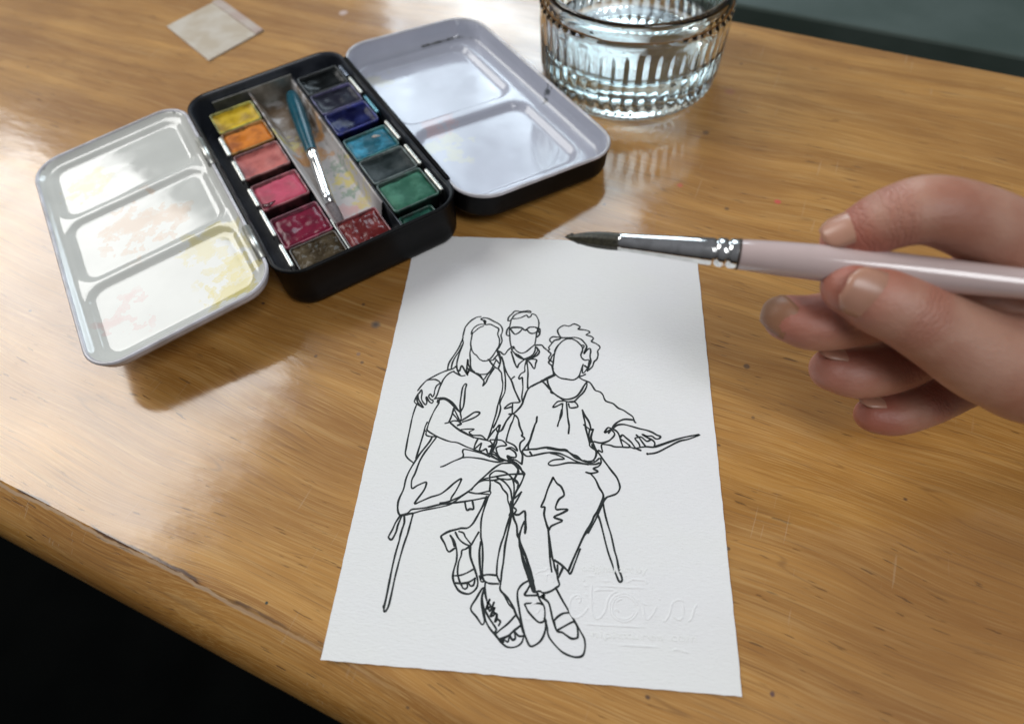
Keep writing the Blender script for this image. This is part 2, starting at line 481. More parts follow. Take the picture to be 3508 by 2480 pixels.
TILE = {'A': (1290, 1040, 4.0), 'B': (1840, 1040, 4.0), 'C': (1290, 1430, 4.0), 'D': (1840, 1430, 4.0),
        'E': (1290, 1820, 4.0), 'F': (1740, 1880, 4.0), 'G': (1930, 1900, 4.592)}
INK = {
'woman_left': '''
A 1430,180 1370,190 1290,240 1220,320 1195,400 1180,480 1187,540 1160,620 1130,700 1105,790 1100,850 1110,920 1150,985
A 1185,470 1130,600 1060,710 1000,800 980,860 975,910
A 1187,540 1140,640 1080,730 1040,810 1025,880
A 1470,195 1530,205 1600,240 1690,290 1725,350 1720,400 1705,440 1720,510 1690,580 1650,640
A 1470,195 1430,215 1475,240 1490,285 1465,230 1495,240 1490,285
A 1300,420 1310,370 1350,320 1420,285 1500,290 1560,285 1630,320 1675,350 1660,420 1685,490 1680,560 1660,620
A 1465,310 1410,330 1350,380 1315,410 1300,480 1290,540 1300,620 1330,680 1370,710 1410,760 1460,785 1520,780 1570,745 1610,690 1640,640 1665,600
A 1295,600 1280,680 1285,760 1290,860 1310,910 1340,930
A 1530,765 1560,800 1600,850 1660,890 1690,830 1690,760 1665,690 1650,640
A 1560,780 1600,770 1620,745 1660,700
A 1620,745 1680,820
A 1635,780 1600,850 1560,920 1500,965 1410,970
A 1270,890 1340,940 1410,970 1465,1040 1520,970 1605,885
A 1265,910 1340,948 1405,985 1465,1050
A 1465,1040 1472,1080 1455,1130 1500,1080 1530,1010 1610,890
A 1085,860 1120,920 1140,915 1165,850 1200,900 1250,985 1235,920 1240,850 1250,760 1255,830 1290,890
A 1240,870 1265,920 1240,965 1270,910
A 1050,930 1100,960 1160,990 1210,985
A 1085,860 1050,890 970,915 880,950 780,1000 690,1050 620,1120 565,1190
A 1060,925 990,960 930,1020 890,1090 860,1160 830,1250 800,1300
A 790,1305 850,1295 920,1302 980,1330 1040,1375 1080,1430 1150,1490
A 860,1315 930,1312 1000,1350 1060,1410
A 870,1290 940,1295 1010,1330 1060,1380 1120,1460
A 1060,1430 1040,1500 1020,1560 990,1625
A 1060,1440 1100,1520 1140,1610
A 1045,1510 1090,1560 1130,1620
A 860,1320 850,1370 800,1450 760,1530 725,1610 C 700,130 700,180 830,260 920,300 1010,330 1110,345 1230,400 1340,440 1440,480 1540,520 1700,595
A 840,1320 835,1350 855,1360
A 555,1370 530,1430 500,1520 480,1600 C 460,140 430,280 405,420 395,500 430,560 505,620
A 1150,1480 1145,1380 1160,1260 1180,1150 1215,1100 1232,1115 1215,1180 1205,1300 1190,1410 1150,1490 1160,1560 1150,1610
A 1165,1600 1250,1550 1340,1490 1410,1490 1390,1530 1300,1580 1180,1620
A 1650,640 1690,700 1700,800 1670,890 1710,950 1720,1040 1730,1100 1720,1200 1690,1300 1660,1400 1640,1500 1600,1630 C 1560,200 1520,300
A 1715,730 1740,800 1750,900 1765,1020 1765,1130 1755,1220 1710,1310 1690,1370 1700,1430 1680,1520 1640,1620 C 1600,140
C 1520,300 1600,190 1640,150 1690,100 1660,220 1600,380 1560,470
C 1640,150 1660,200 1720,170
C 695,65 665,130 650,200 610,330 570,460 540,560
C 650,180 680,190 680,240 740,260 820,260
C 760,270 720,340 600,490 540,580 450,730 400,850 370,980 310,1110 290,1200 295,1290 320,1340
C 820,270 730,390 660,480 590,600 530,760 482,860 485,970 560,930 670,885 680,920 640,1010 520,1175 600,1150 740,1090 870,1050 970,980 1060,900 1150,840 1155,870 1090,1000 1030,1090 1015,1135
C 1000,60 1100,140 1200,200 1330,270 1420,290 1500,310 1560,325
C 1010,75 1105,155 1200,210 1330,275
C 940,80 1000,65 1060,45 1130,50
C 1130,50 1160,90 1110,110
C 1125,40 1145,80 1110,105
C 1160,165 1250,158 1340,160 1270,200 1310,240 1380,245 1440,250 1500,300
C 1390,290 1350,370 1340,430 1400,380 1440,350 1410,450 1460,450 1500,430 1520,490
C 1560,330 1585,370 1530,400 1570,400 1605,440 1540,500
C 1650,250 1650,310 1640,360 1590,460
C 1560,305 1660,305 1730,320 1780,380 1700,390 1640,420 1660,500 1700,560
C 1780,330 1890,385 1930,460 1850,410 1770,435 1830,430 1900,480 1910,540 1850,545 1790,520 1810,570 1900,580 1990,640
C 1790,530 1820,575 1850,545 1800,560
C 1540,490 1600,500 1700,560 1780,590 1870,630 1950,690 2025,760 2020,800 1980,900 1920,1000 1880,1100
C 1530,515 1600,470 1660,520 1710,590 1640,560 1560,500
C 1540,520 1640,560 1740,590 1850,590 1960,670 2015,790
C 1680,570 1740,595 1690,605 1740,585
C 880,675 930,660 1050,600 1170,550 1190,510 1180,470 1200,435 1310,455 1440,490 1550,540
C 1170,550 1270,545 1440,565 1560,595 1660,610 1720,600
C 1870,625 1780,625 1700,635 1600,700 1520,770 1420,860 1350,930 1260,1010 1150,1080 1040,1130 960,1160 870,1170
C 1860,610 1920,680 1950,740 1930,760
C 320,1340 420,1310 480,1260 560,1250 700,1230 870,1190 1000,1175 1200,1150 1380,1120 1520,1090
C 340,1345 500,1310 640,1270 800,1240 960,1205 1040,1170 1150,1090 1260,1010
C 1260,1020 1380,1040 1530,1010 1565,1030 1530,1090 1490,1200 1450,1330 1430,1450 1430,1610
C 1300,990 1350,925 1400,885 1480,860 1600,860 1700,840 1800,850 1880,840 1940,890 1930,960
C 1420,860 1520,830 1680,800 1800,780 1900,775 2010,770
C 1550,1010 1557,900 1550,800 1580,760 1640,730 1750,745 1830,800 1870,860 1885,960 1880,1100
C 1620,870 1690,910 1730,980 1790,1050 1800,1140 1830,1220 1840,1330
C 1650,820 1750,880 1830,980 1850,1080 1860,1200 1850,1320
C 1940,700 1930,760 1890,850 1925,900
C 1360,1040 1530,1050
C 1510,1080 1460,1200 1380,1350 1320,1450 1250,1510 1160,1515 1100,1530 990,1560 900,1610 E 885,80 930,160 985,275 1070,230
C 1985,1020 1920,1080 1880,1110
C 1975,1040 1920,1140 1870,1220 1820,1340
C 1840,1300 1810,1400 1780,1500 1745,1620 E 1700,190 1665,350 1650,480 1650,600 1690,690
C 1850,1320 1830,1430 1790,1610 E 1760,200 1740,400 1715,560 1705,680 1695,800 1790,900 1870,1030 1910,1130 1970,1250 2010,1380
E 1700,800 1760,890 1810,990 1870,1050
E 1010,55 1050,110 1080,180 1100,280 1095,400 1060,520 1045,620 1070,720 1140,820 1260,855 1350,800 1385,730 1380,640 1340,500 1300,400 1280,310 1275,210 1300,180 1340,110 1400,10
E 1015,60 1040,120 1065,200
E 1080,10 1120,90 1180,150 1260,190 1300,180
E 1130,0 1190,20 1220,80 1290,170
E 1280,200 1220,240 1170,260 1160,330 1125,420 1110,540 1120,620 1150,720
E 1060,605 1140,600 1230,570 1330,515
E 1080,705 1180,710 1270,690 1350,640
E 1160,720 1180,770 1215,785 1245,760 1240,710
E 1260,710 1290,745 1330,730 1350,650
E 1290,210 1290,330 1310,420 1350,520
E 1430,0 1430,80 1450,180 1455,350 1450,500 1450,590
E 1430,140 1410,270 1415,450 1430,590
E 1410,610 1450,605 1520,590 1650,600
E 1440,640 1500,690 1560,712 1670,715
E 1410,610 1430,680 1470,680 1450,620 1420,650 1460,610
E 1490,700 1485,780 1495,880 1510,940
E 1470,770 1440,790 1370,910 1290,1055 1370,1170 1445,1275 1480,1220 1460,1130 1440,1000 1445,880 1475,780
E 1480,800 1450,900 1470,1050 1490,1200 1540,1310 1620,1410 1700,1510 1790,1580 1900,1580 1980,1530 2010,1460 2020,1380 1985,1290
E 1625,1400 1700,1500
E 1480,1060 1540,1180 1600,1270 1640,1340 1610,1390
E 1550,930 1500,1060 1560,1020 1515,960 1550,1090 1610,970
E 1550,1090 1620,1040 1560,1160 1620,1130 1590,1080
E 1600,1110 1650,1140 1620,1240 1655,1200 1640,1160
E 1640,1190 1695,1230 1675,1285
E 1620,1410 1700,1340 1800,1260 1910,1140
E 1680,1480 1800,1430 1880,1360 1970,1290
E 1720,1490 1740,1505 1700,1515 1690,1490
E 1750,1480 1800,1510 1820,1430
E 1830,1430 1860,1480 1900,1460 1890,1370
E 1900,1380 1950,1430 2010,1430
''',
'man': '''
A 690,1050 760,1040 820,1045 870,1085 820,1130 795,1200 790,1240 765,1280 740,1240 715,1270 740,1310 775,1330 760,1365 720,1340 690,1280 680,1290 690,1350 670,1385 630,1340 615,1290 625,1220 615,1180 590,1220 560,1250 530,1310 520,1350 560,1380 600,1405 640,1425 610,1370 575,1310 565,1250
A 570,1255 555,1330 600,1400
A 1715,730 1750,860 1790,960 1850,1060 1890,1180 1940,1290 1960,1350 1860,1360 1800,1390 1750,1440 1850,1415
A 1865,1380 1860,1440 1860,1510
A 1650,640 1700,665 1750,700 1800,640 1850,600
A 1800,235 1810,190 1860,140 1900,105 1980,110 2090,100 2115,125 2030,115 1950,130 1890,160 1860,200 1830,235 1800,235
A 1870,210 1960,200 2030,170 2060,160 2080,190 2115,175 2130,145 2180,160 2215,220 2225,280 2215,350 2195,400 2185,470 2170,560
A 1850,210 1830,290 1820,360 1825,430 1830,520 1845,590
A 1820,320 1790,360 1780,420 1800,440 1820,440
A 1830,345 1870,325 1990,330 1980,370 1940,405 1895,420 1860,385 1830,345
A 1990,330 2030,365 2060,350 2100,325 2180,325 2210,345 2190,390 2140,410 2095,400 2060,360 2040,370
A 1840,340 1880,330 1980,335 2035,365
A 2180,330 2215,350 2200,380
A 2220,340 2240,360 2235,420 2200,460
A 2205,345 2225,400
A 1880,590 1900,630 1940,665 1990,680 2050,660 2110,610 2160,570
A 1850,600 1880,590 1870,620 1850,630 1890,680 1940,730 2010,760 2080,740 2140,700 2170,650 2175,605
A 2180,590 2210,620 2230,660 2210,700 2150,740 2090,770 2030,765
A 2195,610 2205,650 2150,720 2060,760
A 1890,680 1950,710 2010,755
A 1845,660 1870,740 1900,830 1930,880 1950,830 2020,770
A 2030,765 2100,760 2190,770 2180,820 2160,895 2110,820 2060,775
A 2050,790 2030,870 2030,930 1980,960 1950,1010 1960,1035 1995,1010 2000,1060 2005,1160 1990,1280 2005,1370
A 2055,780 2070,870 2075,960 2070,1060 2070,1160
A 2170,570 2260,570 2290,600 B 100,610 150,650
A 1890,1000 1840,1040
''',
'woman_right': '''
B 225,975 150,1010 60,1060 0,1090 A 2110,1140 2060,1200 2020,1300 1990,1380 1930,1460 1870,1510
B 240,985 170,1015 60,1055
B 235,990 120,1045 20,1085 A 2130,1135
A 2010,1340 1970,1420 1900,1490
A 1815,1515 1870,1512 1900,1530 1935,1570 1950,1620 C 1960,120 2000,220 1990,250 2030,290 1970,350 1965,440 2000,520 1990,640
A 1850,1520 1800,1580 1770,1625 C 1720,170
A 1890,1530 1865,1610 C 1840,100 1800,220 1775,320
A 2200,1550 2190,1620 C 2170,100 2130,220 2090,330 1990,470
A 2195,1560 2190,1600
C 2140,200 2110,300 2080,380 2080,430
B 330,470 300,430 280,370 310,330 370,300 440,310 510,280 590,320 560,350 640,360 700,375 720,400 670,430 740,450 770,480 745,520 800,545 850,580 860,610 830,650 835,700 820,760 780,800 760,860 720,900 690,925
B 340,465 270,460 220,455 180,480 175,510 200,545 160,600 170,630 150,650 190,690 160,740 170,770 205,800
B 170,780 160,815 200,850 220,900
B 200,545 240,505 300,490 340,470 430,470 520,465 600,490 650,540 680,590 660,640 640,690 680,640 720,615 735,650 725,720 735,790 715,850 690,920
B 715,780 705,850 690,890
B 440,480 380,495 320,540 270,600 240,680 225,780 215,880 230,940 260,980 320,1020 400,1035 500,1045 570,1000 590,950 610,890 630,835
B 290,570 250,630 240,660
B 230,690 200,730 185,780 215,800
B 470,480 530,510 580,550 620,600 620,650 600,700 610,740 650,775 700,770
B 440,485 500,490 560,530 600,570
B 610,570 640,575 640,600 620,620
B 625,850 620,940 640,950 680,900
B 650,850 690,880 710,870
B 205,870 225,950 225,985
B 570,1000 620,990 660,970
B 575,1010 620,1040 680,1065 730,1090 770,1150 800,1190 860,1210 900,1250 920,1300 950,1340 1040,1370 1110,1430 1180,1460 1240,1500 1310,1550 1330,1610 D 1350,70
B 60,1060 110,1100 170,1170 230,1230 300,1280 380,1310 460,1305 540,1270 600,1200 640,1130 680,1075
B 680,1075 680,1130 640,1210 570,1280 500,1345 430,1345 370,1330 300,1280
B 140,1040 150,1100 190,1180 190,1220 240,1240
B 360,1335 290,1340 250,1370 215,1420 260,1410 340,1370
B 420,1345 510,1345 560,1405 520,1425 450,1425 430,1370
B 350,1370 345,1430 340,1520 300,1610 D 280,120
B 340,1450 310,1570
B 400,1340 410,1440 420,1560 430,1620 D 440,140 430,220
D 440,100 430,220
B 620,1460 640,1560 655,1620 D 665,140 690,240 720,350
B 620,1460 660,1540 710,1620 D 735,150 720,170 710,260 740,340
D 1330,35 1200,25 1110,60 1050,110 1020,160 980,215
D 1020,155 970,140 925,205 960,195 1010,170 1050,200 1060,240 1020,290 970,325 880,350 780,330
D 1040,150 1100,105 1180,95 1270,115 1390,150 1500,175 1580,205 1640,240 1690,260 1670,290 1620,290 1570,255 1500,255 1440,230 1500,270 1580,310 1612,350 1605,400
D 1040,155 1100,200 1130,260 1150,330 1175,400
D 1140,270 1170,240 1220,280 1290,340 1350,420 1420,450
D 1150,300 1210,340 1270,390 1240,410 1180,405
D 1410,400 1390,350 1340,290 1370,275 1430,270 1500,325 1550,310
D 1360,240 1400,280 1450,350 1490,400
D 640,100 690,140 740,170 770,160 750,220 740,280 770,360 800,430 840,480 900,570 960,650 1020,730 1090,820 1130,920 1130,980 1090,1040 1020,1070 960,1090 920,1130 900,1180 860,1260 800,1400 700,1580
D 720,350 720,385 760,420 800,450 810,500 790,560 740,600 640,600 560,560 490,510 400,460 300,440 140,415 0,430
D 750,370 790,440 840,490
D 140,425 300,450 410,455
C 2090,440 2000,450 2010,490 2060,530 2150,520 2290,490 D 180,480 300,490 420,540 560,610 700,640 800,640 850,620
C 2100,435 2200,432 D 0,430 140,410 300,435 390,440 440,480 520,550 600,580
C 2100,470 2130,520
D 180,485 270,510 375,565 230,580 155,625 185,655 280,650 430,620 600,630 700,645
D 480,510 550,530 620,590 720,620 790,610 850,560
D 640,590 700,600 780,590
D 870,560 875,620 840,670 770,700 835,740 740,765 670,750
D 730,765 800,850 850,960 900,1040 905,1100 870,1180 820,1290 770,1380 720,1480 640,1620 F 900,130 830,300
D 820,1290 780,1350 760,1410 700,1540 650,1610
F 990,0 930,160 860,335 820,300 760,240 700,190 640,150
F 640,160 700,200 760,250
F 760,240 720,330 690,390
F 680,220 680,340
D 220,820 150,970 100,1120 55,1225 105,1225 95,1320 120,1430 150,1520 165,1540 190,1490 270,1450 345,1410 230,1365 340,1310 420,1260 340,1255 270,1260 255,1220 300,1120 370,1060 330,950 270,900 220,820
D 150,1500 155,1620 F 575,120 600,310
D 155,1540 165,1620 F 600,80 625,170 640,250 670,340 680,400 705,480 690,510 660,530 600,570 520,600 470,595 430,575 350,590 320,520 290,430 250,310 200,150 170,0
F 590,20 590,100
F 180,0 240,100 290,230 330,380 375,590
F 240,120 300,280 325,420
C 1880,1080 1860,1250 1880,1380 1920,1480 1930,1610 E 1950,100 1960,200 1990,300 2030,420 2080,560 2130,700 2170,820
E 1970,0 1955,80 1980,180 2050,350 2100,500 2150,680
E 2045,370 2090,500 2130,640 2170,800
C 1860,1230 1890,1240 1915,1270 1890,1320 1950,1330 2030,1280 2040,1400 2050,1500 2035,1585
C 2030,1420 1990,1500 1960,1610
C 2040,1440 2030,1580
C 1840,1150 1840,1340
C 1860,1100 1850,1300
F 290,430 200,480 140,560 130,660 150,800 175,950 200,1080 240,1200 300,1325 380,1310 460,1240 510,1120 520,1000 500,950
F 300,500 260,570 230,630 320,635 410,630 410,610
F 400,610 440,700 500,800 500,970 440,1005 380,970 280,860 250,800 235,750 340,742 440,745 470,760
F 480,600 500,640 450,650 510,690 560,740 590,850 620,990 670,1120 740,1140 800,1180 870,1225 940,1220 960,1190 950,1080 910,1000 840,1020 680,1110
F 440,650 500,680 470,620 500,670
F 630,980 650,1060 670,1120
F 630,980 690,920 760,880 840,870
F 660,540 740,690 840,860 940,1030 1000,1140 1050,1240 1055,1370 1020,1460 930,1480 820,1450 720,1390 600,1260 550,1170 540,1080 510,980
''',
'bench_tab': '''
C 1210,1160 1235,1265 1280,1252 1330,1250 1315,1150
''',
'bench': '''
C 320,1345 400,1325 500,1310
C 320,1350 260,1440 220,1530 175,1610 E 165,85 210,110 270,0 C 290,1480 340,1360
C 380,1350 380,1440 350,1530 325,1620 E 310,130 260,300 220,470 185,640 150,820 120,960 100,1040 105,1030 95,1020
C 500,1320 470,1430 440,1540 420,1610 E 380,160 330,330 290,480 250,640 210,830 170,1000 140,1070 105,1095 100,1035
E 100,1020 105,1045 95,1035
''',
'bench_arm': '''
D 840,450 895,475 885,420 890,370 1000,380 1060,400 1170,405 1240,410 1290,410 1340,425 1410,410 1500,400 1620,405 1780,350 1950,290 2100,255 2230,235 2080,295 1950,325 1800,400 1640,480 1510,500
D 1620,395 1790,340 1960,285 2120,250
D 1505,495 1515,505 1510,492
''',
'bench_leg': '''
D 905,1180 930,1320 970,1470 1015,1615 F 1460,20 1490,120 1520,270 1565,415 1525,445 1470,320 1420,180 1360,0 D 870,1440 830,1330
'''}
TYP = {'woman_left': ('drawn_figure', 'seated woman with long straight hair, arm across her lap'),
       'man': ('drawn_figure', 'man with glasses and bow tie behind the two women'),
       'woman_right': ('drawn_figure', 'seated woman with curly hair in headband and bow blouse'),
       'bench': ('drawn_bench', None), 'bench_tab': ('drawn_seat_end', None), 'bench_arm': ('drawn_armrest', None), 'bench_leg': ('drawn_bench_leg', None), 'bench_end': ('drawn_bench_arm', None)}
def parse(text):
    for ln in text.strip().splitlines():
        cur = None; pts = []
        for tok in ln.split():
            if tok in TILE: cur = TILE[tok]; continue
            x, y = map(float, tok.split(','))
            pts.append((cur[0]+x/cur[2], cur[1]+y/cur[2]))
        yield pts
inkz = CZ+CT+0.015
def ribbon(pts, wd, z):
    n = len(pts); V, F = [], []
    ph = random.random()*6
    for i in range(n):
        p = Vector(pts[i]); d = Vector(pts[min(i+1, n-1)])-Vector(pts[max(i-1, 0)])
        if d.length < 1e-6: d = Vector((1, 0))
        d.normalize(); q = Vector((-d.y, d.x))
        h = wd/2*(1+0.11*math.sin(i*0.7+ph)+0.10*math.sin(i*0.23+2*ph))
        V += [(*(p+q*h), z), (*(p-q*h), z)]
        if i: F.append((2*i-2, 2*i-1, 2*i+1, 2*i))
    # round ends
    for p, d in ((Vector(pts[0]), Vector(pts[0])-Vector(pts[1])), (Vector(pts[-1]), Vector(pts[-1])-Vector(pts[-2]))):
        b0_ = len(V); V += [(p.x+wd*0.5*math.cos(a*PI/4), p.y+wd*0.5*math.sin(a*PI/4), z+0.0006) for a in range(8)]
        F.append(tuple(range(b0_, b0_+8)))
    return V, F
for key in ('woman_left', 'man', 'woman_right', 'bench', 'bench_tab', 'bench_arm', 'bench_leg'):
    parts = []
    for st in parse(INK[key]):
        if len(st) < 2: continue
        wp = [tuple(at(u, v_, CZ+CT)[:2]) for u, v_ in catmull(st, 4)]
        inkz += 0.00025
        parts.append(ribbon(wp, random.uniform(0.49, 0.60), inkz))
    v, f = join(*parts)
    nm, lb = TYP[key]
    o = mesh_obj(nm, v, f, M['ink'], card)
    if lb: o['label'] = lb

# blind embossed stamp, raised in the paper
EMB = '''
G 290,690 250,640 180,640 120,700 90,800 110,900 150,970 220,985 300,940 370,860 410,800
G 190,700 240,670 270,720 230,760
G 450,410 440,600 440,800 450,900 500,990 560,1000 620,940 670,850 690,740 730,650 790,600 850,570
G 300,485 420,490
G 300,615 410,630
G 300,405 350,410
G 340,330 520,342
G 545,410 810,412
G 490,485 800,500 1050,512 1300,520
G 980,440 1060,400 1090,388 1270,400 1300,430 1330,460
G 480,570 560,550 700,548 820,560
G 940,330 1020,333
G 780,740 820,690 880,680
G 820,750 880,700 940,690
G 800,870 840,860 890,920
G 1165,695 1210,735 1240,765 1340,800
G 1230,765 1270,900 1250,960
G 1470,800 1420,910 1340,1010 1300,1000 1280,920
G 1480,700 1540,690
G 1915,740 1850,715 1780,715 1710,770 1690,850 1660,950 1600,1040 1560,1020
G 1890,960 1840,1015 1790,1010 1700,950
G 1880,760 1890,860 1890,960
G 2110,765 2060,850 2030,960 2000,1020 1955,1055
G 290,1085 600,1100 1000,1125 1350,1138
F 360,350 430,305 510,290 560,240
F 530,460 530,360 570,340 620,400 630,470
F 210,720 250,685 300,720
F 290,790 350,740 400,740
F 370,900 420,850 440,810
F 220,930 270,965 330,950
G 1700,1500 1780,1490 1900,1520 1980,1545
'''
def relief(pts, wd, hgt, z):
    """rounded ridge: 7 points across, highest in the middle"""
    n = len(pts); V, F = [], []; K = 7
    for i in range(n):
        p = Vector(pts[i]); d = Vector(pts[min(i+1, n-1)])-Vector(pts[max(i-1, 0)])
        d.normalize(); q = Vector((-d.y, d.x))
        e = min(1.0, i/2.0, (n-1-i)/2.0) if n > 5 else 1.0
        for k in range(K):
            s_ = k/(K-1)*2-1
            V.append((*(p+q*s_*wd/2), z-0.03+(hgt+0.03)*(0.5+0.5*math.cos(PI*s_))*max(e, 0.15)))
    for i in range(n-1):
        for k in range(K-1):
            a = i*K+k; F.append((a, a+1, a+K+1, a+K))
    return V, F
parts = []; top = CZ+CT
for k, st in enumerate(parse(EMB)):
    wp = [tuple(at(u, v_, top)[:2]) for u, v_ in catmull(st, 5)]
    parts.append(relief(wp, 1.0, 0.165, top-0.0005*k))
gc = (950/4.592+1930, 830/4.592+1900)
for rr in (222/4.592, 185/4.592):
    st = [(gc[0]+rr*math.cos(a*PI/16), gc[1]+rr*math.sin(a*PI/16)) for a in range(33)]
    parts.append(relief([tuple(at(u, v_, top)[:2]) for u, v_ in st], 0.95, 0.16, top-0.02-0.0007*rr/10))
st = [(1930+1510/4.592+6*math.cos(a), 1900+590/4.592+5*math.sin(a)) for a in [i*PI/5 for i in range(11)]]
parts.append(relief([tuple(at(u, v_, top)[:2]) for u, v_ in st], 0.9, 0.06, top-0.03))
st = [(1930+812/4.592, 1900+1410/4.592), (1930+1180/4.592, 1900+1432/4.592), (1930+1555/4.592, 1900+1452/4.592)]
parts.append(relief([tuple(at(u, v_, top)[:2]) for u, v_ in catmull(st, 5)], 1.2, 0.24, top-0.04))
v, f = join(*parts)
mesh_obj('embossed_stamp', v, f, M['paper'], card, True)

def emboss_text(body, p0, p1, height):
    a, b_ = at(*p0, top), at(*p1, top)
    cu = bpy.data.curves.new('lettering', 'FONT'); cu.body = body
    cu.size = 1.0; cu.extrude = 0.02; cu.bevel_depth = 0.02; cu.bevel_resolution = 1
    cu.resolution_u = 3
    o = link(bpy.data.objects.new('lettering', cu))
    bpy.context.view_layer.update()
    wd = o.dimensions.x
    me = bpy.data.meshes.new_from_object(o.evaluated_get(bpy.context.evaluated_depsgraph_get()))
    bpy.data.objects.remove(o)
    d = Vector((b_[0]-a[0], b_[1]-a[1])); L_ = d.length; ang = math.atan2(d.y, d.x)
    me.transform(Matrix.Diagonal((L_/wd*S, height*S, 2.0*S, 1)))
    oo = link(bpy.data.objects.new('embossed_lettering', me), card)
    me.materials.clear(); me.materials.append(M['paper'])
    oo.location = (a[0]*S, a[1]*S, top*S); oo.rotation_euler = (0, 0, ang)
    return oo
emboss_text('original art by', (1991, 1955), (2218, 1963), 2.6)
emboss_text('nipictures', (2022, 2182), (2270, 2193), 2.5)
emboss_text('.com', (2288, 2194), (2386, 2199), 2.7)

# ------------------------------------------------------------------ paint tin
TH = math.radians(36.5)
TZ = 0.5
tin = empty('paint_tin', (0, 0, TZ), TH)
tag(tin, 'open black metal watercolour tin with white enamel lid and folding mixing tray', 'paint box')
S0, S1, W0, W1, HT = -50.6, 17.9, 79.8, 197.0, 18.5
def ring(pts, z): return [(x, y, z) for x, y in pts]
def rr(ins, z, r=9.8):
    return ring(rrect(S0+ins, S1-ins, W0+ins, W1-ins, max(r-ins, 2), 9), z)
v, f = loft([rr(3.0, 0), rr(1.0, 0.6), rr(0.2, 2.4), rr(0, 5), rr(0, HT-1.6), rr(-0.5, HT-1.2), rr(-0.7, HT-0.5), rr(-0.4, HT), rr(0.4, HT)], cap0=True)
mesh_obj('tin_body', v, f, M['black_enamel'], tin, True)
v, f = loft([rr(0.4, HT), rr(0.9, HT-0.5), rr(1.0, HT-1.5), rr(1.1, 3.0), rr(2.2, 1.7), rr(4, 1.5)], cap1=True)
mesh_obj('tin_lining', v, f, M['black_inner'], tin, True)

# shallow enamel panels (lid, flap): one height field with wells pressed into it
def sdf_rr(x, y, x0, x1, y0, y1, r):
    cx, cy = (x0+x1)/2, (y0+y1)/2; hx, hy = (x1-x0)/2-r, (y1-y0)/2-r
    qx, qy = abs(x-cx)-hx, abs(y-cy)-hy
    return math.hypot(max(qx, 0), max(qy, 0))+min(max(qx, qy), 0)-r
def sstep(a, b_, x):
    t = min(1, max(0, (x-a)/(b_-a))); return t*t*(3-2*t)
def enamel_mat(name, base, stains, RR=(0.06, 0.16)):
    mt = mat(name, base, 0.10)
    nt = mt.node_tree; b = nt.nodes['Principled BSDF']
    tc = nt.nodes.new('ShaderNodeTexCoord')
    mm = mapping(nt, tc.outputs['Object'], (1000, 1000, 1000))
    col = mixc(nt, maprange(nt, noise(nt, mm, 0.05, 3), 0.4, 0.6), base, tuple(c*0.93 for c in base))
    for i, (x, y, r, c, a) in enumerate(stains):
        vd = nt.nodes.new('ShaderNodeVectorMath'); vd.operation = 'DISTANCE'
        vd.inputs[1].default_value = (x, y, 0)
        nt.links.new(mapping(nt, mm, (1, 1, 0)), vd.inputs[0])
        nz = noise(nt, mapping(nt, mm, (1, 1, 1), loc=(i*17, i*5, 0)), 0.13 if r > 8 else 0.35, 4, 0.55)
        fld = math_n(nt, 'ADD', nz, maprange(nt, vd.outputs['Value'], r*1.1, 0.0, -0.16, 0.12))
        edge = math_n(nt, 'MULTIPLY', maprange(nt, fld, 0.49, 0.505), maprange(nt, fld, 0.545, 0.51))
        f_ = math_n(nt, 'ADD', maprange(nt, fld, 0.49, 0.58, 0, a*0.85), math_n(nt, 'MULTIPLY', edge, a*0.5), True)
        f_ = math_n(nt, 'MULTIPLY', f_, maprange(nt, vd.outputs['Value'], r*1.15, r*0.75))
        col = mixc(nt, f_, col, c)
    nt.links.new(col, b.inputs['Base Color'])
    rn = noise(nt, mm, 0.12, 4)
    nt.links.new(maprange(nt, rn, 0.4, 0.65, RR[0], RR[1]), b.inputs['Roughness'])
    nt.links.new(bump(nt, noise(nt, mm, 0.06, 2), 0.5, 0.00018), b.inputs['Normal'])
    return mt
YS, OR_, RS, GS, BR = (0.55, 0.45, 0.08), (0.50, 0.22, 0.04), (0.55, 0.20, 0.18), (0.10, 0.20, 0.12), (0.12, 0.07, 0.03)
M['lid_enamel'] = enamel_mat('white_lid_enamel', (0.46, 0.475, 0.55),
    [(67.5, 51, 2.6, (0.03, 0.035, 0.03), 1.0), (16, 45, 14, (0.62, 0.60, 0.35), 0.5), (18, 60, 12, (0.60, 0.35, 0.33), 0.45), (12, 104, 10, (0.6, 0.55, 0.2), 0.3)])
M['flap_enamel'] = enamel_mat('white_flap_enamel', (0.60, 0.60, 0.56),
    [(52, 12, 16, YS, 0.9), (50, 30, 18, YS, 0.6), (30, 60, 20, OR_, 0.5), (14, 95, 14, YS, 0.6), (15, 20, 12, RS, 0.4)])
M['slot_enamel'] = enamel_mat('stained_slot_enamel', (0.46, 0.43, 0.42),
    [(-15, 165, 22, BR, 0.8), (-20, 175, 15, BR, 0.9), (-14, 150, 13, OR_, 0.9), (-10, 158, 9, OR_, 0.8), (-21, 160, 8, YS, 0.8), (-10, 128, 8, YS, 0.9),
     (-11, 121, 6, GS, 0.8), (-10, 137, 7, GS, 0.7), (-18, 110, 10, RS, 0.6), (-9, 112, 6, YS, 0.7), (-16, 188, 18, BR, 1.0), (-12, 176, 16, BR, 1.0), (-20, 190, 14, BR, 1.0)], (0.45, 0.6))

